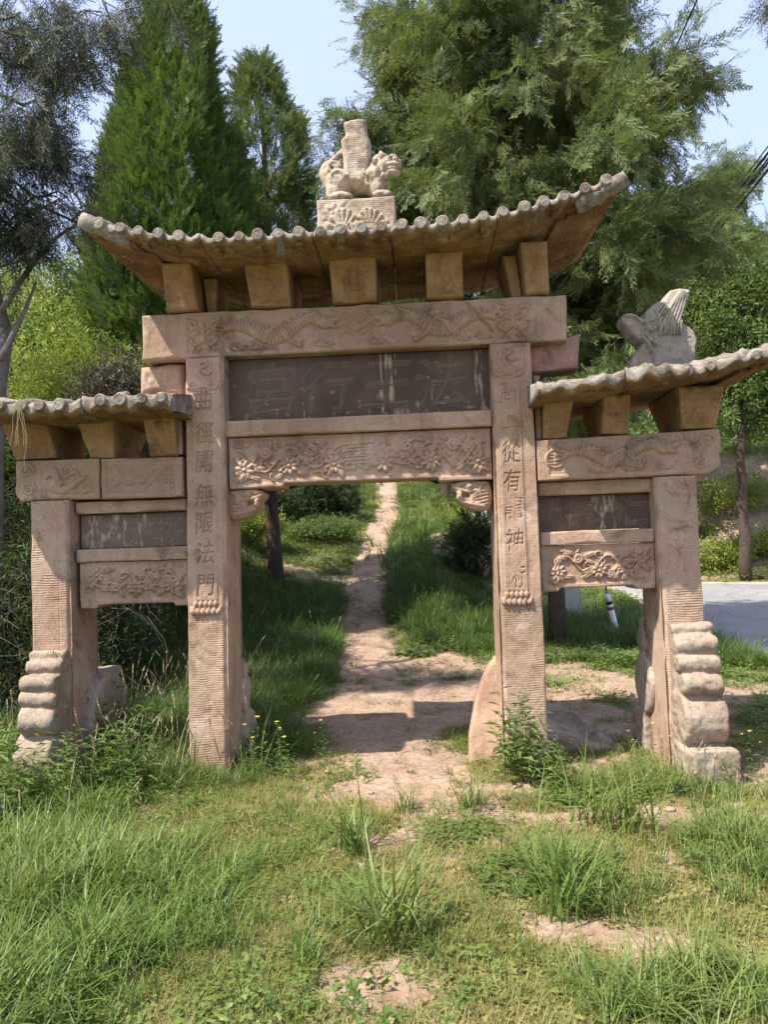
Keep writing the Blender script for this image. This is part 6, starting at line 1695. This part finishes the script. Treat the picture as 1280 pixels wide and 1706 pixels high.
# seeding stems in the shade of the left bay
x, y, d = sample(5000, -3.2, -.3, -.9, 3.0, lambda x, y: np.clip(patch(x, y, [(-1.6, .1, .8, .45, 1.), (-2.0, 1.3, 1.0, .9, .8), (-.85, .15, .22, .35, .9), (-1.2, 3.4, .5, 1.2, .35), (-2.6, -.2, .5, .4, .6)], .5, .6), 0, 1) * open_ground(x, y) * .075)
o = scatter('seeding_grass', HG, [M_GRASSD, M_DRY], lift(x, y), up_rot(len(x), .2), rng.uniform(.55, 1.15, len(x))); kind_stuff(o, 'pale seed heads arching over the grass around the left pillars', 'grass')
x, y, d = sample(500, .6, 3.6, -2.4, 7, lambda x, y: np.clip(patch(x, y, TALL, .4, .7, 1.8), 0, 1) * open_ground(x, y) * .16)
o = scatter('seeding_grass', HG, [M_GRASSD, M_DRY], lift(x, y), up_rot(len(x), .2), rng.uniform(.5, .95, len(x))); kind_stuff(o, 'scattered seed heads in the grass on the road side of the gate', 'grass')
# short yellowish turf in front
x, y, d = sample(95000, -3.2, 3.4, -3.1, 1.4, lambda x, y: open_ground(x, y) * (1 - .97 * sstep(.15, 1.0, soil(x, y) + .7 * fbm(x * 6, y * 6, None, 4, 61))) * (.35 + .65 * sstep(-.25, .2, fbm(x * 2.4, y * 2.4, None, 4, 62))))
o = scatter('short_grass', SG, [M_GRASSY, M_DRY], lift(x, y), up_rot(len(x), .15), rng.uniform(.45, 1.05, len(x)), rng.choice(6, len(x), p=[.2, .2, .2, .2, .1, .1])); kind_stuff(o, 'short yellowish turf in front of the gate', 'grass')
x, y, d = sample(26000, -3.2, 4.2, -3.1, 4.4, lambda x, y: open_ground(x, y) * (1 - .85 * soil(x, y)) * sstep(-.05, .3, fbm(x * 1.7 + 9, y * 1.7, None, 4, 63)) * .5 * (1 - .8 * np.clip(patch(x, y, TALL, .4, .7, 1.8), 0, 1)))
o = scatter('ground_cover', SG[4:] + CLV, [M_GRASS], lift(x, y), up_rot(len(x), .15), rng.uniform(.45, 1.0, len(x))); kind_stuff(o, 'low leafy ground cover between the grass tufts', 'ground cover')
# turf on the hill
x, y, d = sample(70000, -9, 4.8, 3.0, 24, lambda x, y: open_ground(x, y) * (1 - .97 * sstep(.3, .7, soil(x, y) + .35 * fbm(x * 3, y * 3, None, 3, 64))) * (.3 + .7 * sstep(-.3, .2, fbm(x * .9, y * .9, None, 4, 65))) * np.where(y < 8, .75, .42))
o = scatter('hill_grass', SG[:4] + CLV, [M_GRASS, M_DRY], lift(x, y), up_rot(len(x), .2), rng.uniform(1.0, 2.2, len(x)) * np.where(y < 6, .75, 1.0)); kind_stuff(o, 'mixed grass and herbs covering the hillside by the path', 'grass')
x, y, d = sample(17000, -9, 3.6, 5.5, 22, lambda x, y: open_ground(x, y) * (1 - .97 * soil(x, y)) * sstep(-.02, .3, fbm(x * .7 + 4, y * .7, None, 4, 66)) * .7)
o = scatter('hill_grass', TG[:4] + CL_S, [M_GRASSD, M_DRY], lift(x, y), up_rot(len(x), .25), rng.uniform(.7, 1.5, len(x))); kind_stuff(o, 'darker rough tufts on the hillside', 'grass')
# beyond the road
x, y, d = sample(7000, 4.5, 22, 9.5, 24, lambda x, y: (road_d(x, y) < -.1) * (y > 9) * (1 - .95 * sstep(.3, .7, soil(x, y) + .5 * fbm(x * 1.2, y * 1.2, None, 3, 67))))
o = scatter('bank_grass', SG[:4] + CLV, [M_GRASS, M_DRY], lift(x, y), up_rot(len(x), .2), rng.uniform(1.8, 3.6, len(x))); kind_stuff(o, 'patchy grass on the red bank beyond the road', 'grass')
# verge of the road on the right
x, y, d = sample(9000, 1.4, 6.5, .2, 8, lambda x, y: open_ground(x, y) * (1 - .9 * soil(x, y)) * sstep(-.15, .25, fbm(x * 1.5, y * 1.5, None, 4, 69)) * .8)
o = scatter('verge_grass', SG[:4] + CLV, [M_GRASS, M_DRY], lift(x, y), up_rot(len(x), .2), rng.uniform(.8, 1.6, len(x))); kind_stuff(o, 'grass tufts along the road verge', 'grass')

# individual weeds one can pick out
def weed(name, label, cat, group, x, y, protos, mats, n, R, scl, tilt=.12):
    g = float(H(x, y)); t_ = empty(name, (x, y, g), label, cat, group)
    a = rng.random(n) * 6.28; r = R * np.sqrt(rng.random(n)); X = x + r * np.cos(a); Y = y + r * np.sin(a)
    P = np.stack([X, Y, H(X, Y)], 1)
    scatter('leaves', protos, mats, P, up_rot(n, tilt), scl * rng.uniform(.7, 1.2, n), None, t_)
    return t_
for (x, y, n, R, s, lab) in ((-2.0, -.72, 16, .22, 1.1, 'dense leafy weeds between the sunken scroll stone and the turf'), (-2.45, -.95, 14, .25, 1.1, 'tall leafy weeds at the left edge in front of the scroll stone'), (-1.5, -.28, 14, .2, 1.1, 'leafy weeds under the left bay beside the crisp pillar'), (-1.72, .35, 14, .2, 1.2, 'dark leafy weeds inside the left bay'), (1.00, -.16, 12, .13, 1.15, 'upright leafy weed growing against the foot of the tall worn pillar'), (-2.25, -.62, 12, .16, .95, 'leafy weed in front of the sunken scroll stone'), (-1.75, -.5, 10, .22, .95, 'leafy weed between the left bay pillars at the grass edge'),
                             (1.12, -.40, 8, .15, .7, 'low leafy weed in front of the tall worn pillar'), (-1.35, -.62, 6, .14, .6, 'small leafy weed left of the crisp pillar foot'), (-2.6, -.55, 8, .2, .9, 'leafy weed at the left edge beside the scroll stone')):
    weed('weed', lab, 'weed', 'leafy weeds at the pillar feet', x, y, WD, [M_LEAFM], n, R, s)
for (x, y, n, R, s, lab) in ((.80, -1.62, 26, .19, .85, 'round patch of pale clover in the bare middle of the foreground'), (.58, -1.02, 26, .22, .8, 'dark clover patch just left of the bare earth strip'), (1.45, -.52, 26, .25, .9, 'clover patch between the two right pillars'),
                             (.1, -1.72, 12, .12, .8, 'small clover patch beside the central grass tuft'), (1.22, -.62, 16, .16, .9, 'clover clump left of the right bay opening')):
    weed('clover_patch', lab, 'clover', 'clover patches in front of the gate', x, y, CLV, [M_LEAFM], n, R, s)
for (x, y, n, R, s, lab) in ((-.62, -.02, 14, .22, 1.15, 'yellow flowers to the right of the crisp pillar foot'), (1.75, .05, 6, .25, .8, 'few yellow flowers in the right bay opening'), (2.5, -.25, 5, .16, .8, 'yellow flowers right of the front scroll stone by the road'), (-.45, .35, 6, .2, .9, 'sparse yellow flowers behind the crisp pillar')):
    weed('flowering_weed', lab, 'wildflowers', 'yellow wildflowers', x, y, FL, [M_LEAFM, M_YEL], n, R, s)
for (x, y, n, R, s, lab) in ((.03, -1.28, 5, .05, .85, 'upright grass tuft in the middle of the turf'), (.30, -2.15, 6, .09, 1.0, 'tall grass tuft at the lower centre edge'), (.98, -1.85, 7, .14, .95, 'broad grass tuft in the lower right'), (.62, -.68, 5, .08, .55, 'small bright grass tuft on the bare earth before the gate'), (.33, -.78, 6, .12, .5, 'small grass tuft left of the bare earth'), (1.35, -1.05, 8, .16, .9, 'grass tuft on the bare strip at the right')):
    weed('grass_tuft', lab, 'grass tuft', 'single grass tufts', x, y, TG[:4], [M_GRASS, M_DRY], n, R, s)
# dry grass caught on the left roof bracket
mb = MB(); q = random.Random(8); o_ = pix(30, 672, -.46)
for k in range(7):
    pts = [o_ + np.array([q.uniform(-.01, .01), 0, 0])]; d = np.array([q.uniform(-.6, .6), -.1, -1.0])
    for i in range(6): pts.append(pts[-1] + d * .045 * (1 + .3 * (k == 0) * 2)); d = d + np.array([q.uniform(-.25, .25) - .3 * d[0], 0, -.1]); d /= np.linalg.norm(d)
    mb.tube(pts, .0018, 4, 0, False)
tag(mb.build('dry_wisp', M_DRY, None, loc=tuple(o_)), 'dry grass wisp dangling from the left roof edge', 'dry grass')
# tuft on the left scroll stone and weeds on the beam
weedp = [grass_clump(90 + s, 9, .05, .09, .0018, .8, 1.2, 0) for s in range(3)]
def on_stone(label, x, y, z, n, R, mt, s=1.0):
    t_ = empty('rooftop_weed', (x, y, z), label, 'weed', 'weeds rooted on the stones')
    P = np.stack([x + rng.uniform(-R, R, n), y + rng.uniform(-.05, .05, n), np.full(n, z)], 1); scatter('leaves', weedp, [mt], P, up_rot(n, .3), s * rng.uniform(.7, 1.2, n), None, t_)
on_stone('dry tuft on top of the sunken scroll stone', -1.99, -.06, .855, 7, .05, M_DRY, .8)
on_stone('small green weeds on the top beam under the roof at the right', .93, .3, 3.14, 10, .12, M_LEAFM, .8)
# fallen leaves and straw
LT = [leaf_clump(s + 200, 3, .05, .022, .5) for s in range(3)] + [grass_clump(s + 210, 3, .04, .10, .0018, 1.5, .5, 0, 0, 1, 2) for s in range(2)]
LT = [(v * np.array([1, 1, .12]) + np.array([0, 0, .008]), f, m) for v, f, m in LT]
x, y, d = sample(5200, -3.0, 3.8, -3.0, 4.5, lambda x, y: open_ground(x, y) * (.25 + .75 * sstep(-.1, .4, fbm(x * 2.1 + 5, y * 2.1, None, 4, 79))))
o = scatter('leaf_litter', LT, [M_DRY, M_DRY], np.stack([x, y, H(x, y) + .004], 1), np.stack([x * 0, x * 0, rng.uniform(0, 6.28, len(x))], 1), rng.uniform(.6, 1.3, len(x))); kind_stuff(o, 'dry straw and fallen leaf bits over turf and bare earth', 'leaf litter')
# stones, twigs and litter on the bare earth
mb = MB(); q = random.Random(21)
for k in range(1300):
    x = q.uniform(-1.2, 3.0); y = q.uniform(-2.7, 5.5)
    if float(soil(np.array(x), np.array(y))) < .45 or float(road_d(np.array(x), np.array(y))) > -.2: continue
    r = q.uniform(.004, .016) * (1.6 if q.random() < .06 else 1); z = float(H(x, y))
    mb.ell((x, y, z + r * .3), (r * q.uniform(.8, 1.5), r, r * q.uniform(.5, .8)), 6, 4)
pb = mb.build('pebbles', plain_mat('pebble stone', (.26, .19, .14), (.42, .33, .25), .9, 20, .3)); kind_stuff(pb, 'small stones strewn on the bare earth', 'pebbles')
mb = MB()
for k in range(150):
    x = q.uniform(-2.4, 3.0); y = q.uniform(-2.7, 2.5); a = q.uniform(0, 6.28); l = q.uniform(.03, .13); z = float(H(x, y)) + .008
    mb.tube([(x, y, z), (x + l * .5 * math.cos(a), y + l * .5 * math.sin(a), z + q.uniform(0, .02)), (x + l * math.cos(a + .3), y + l * math.sin(a + .3), z + .003)], .0016, 4, 0, False)
tw = mb.build('twigs', M_DRY); kind_stuff(tw, 'dry stalks and twigs lying in the turf', 'twigs')
p = (2.62, -.62); g0 = float(H(*p))
st = puff('flat_stone', [(-.22, -.12), (.15, -.16), (.26, .02), (.12, .16), (-.15, .14)], .03, .03, M_STONE, None, (lambda a, b, t: (p[0] + a, p[1] + b, g0 + .01 - t)), .014, None, .5, .006, 41, loc=(p[0], p[1], g0))
tag(st, 'flat pale stone in the grass at the right edge', 'stone')
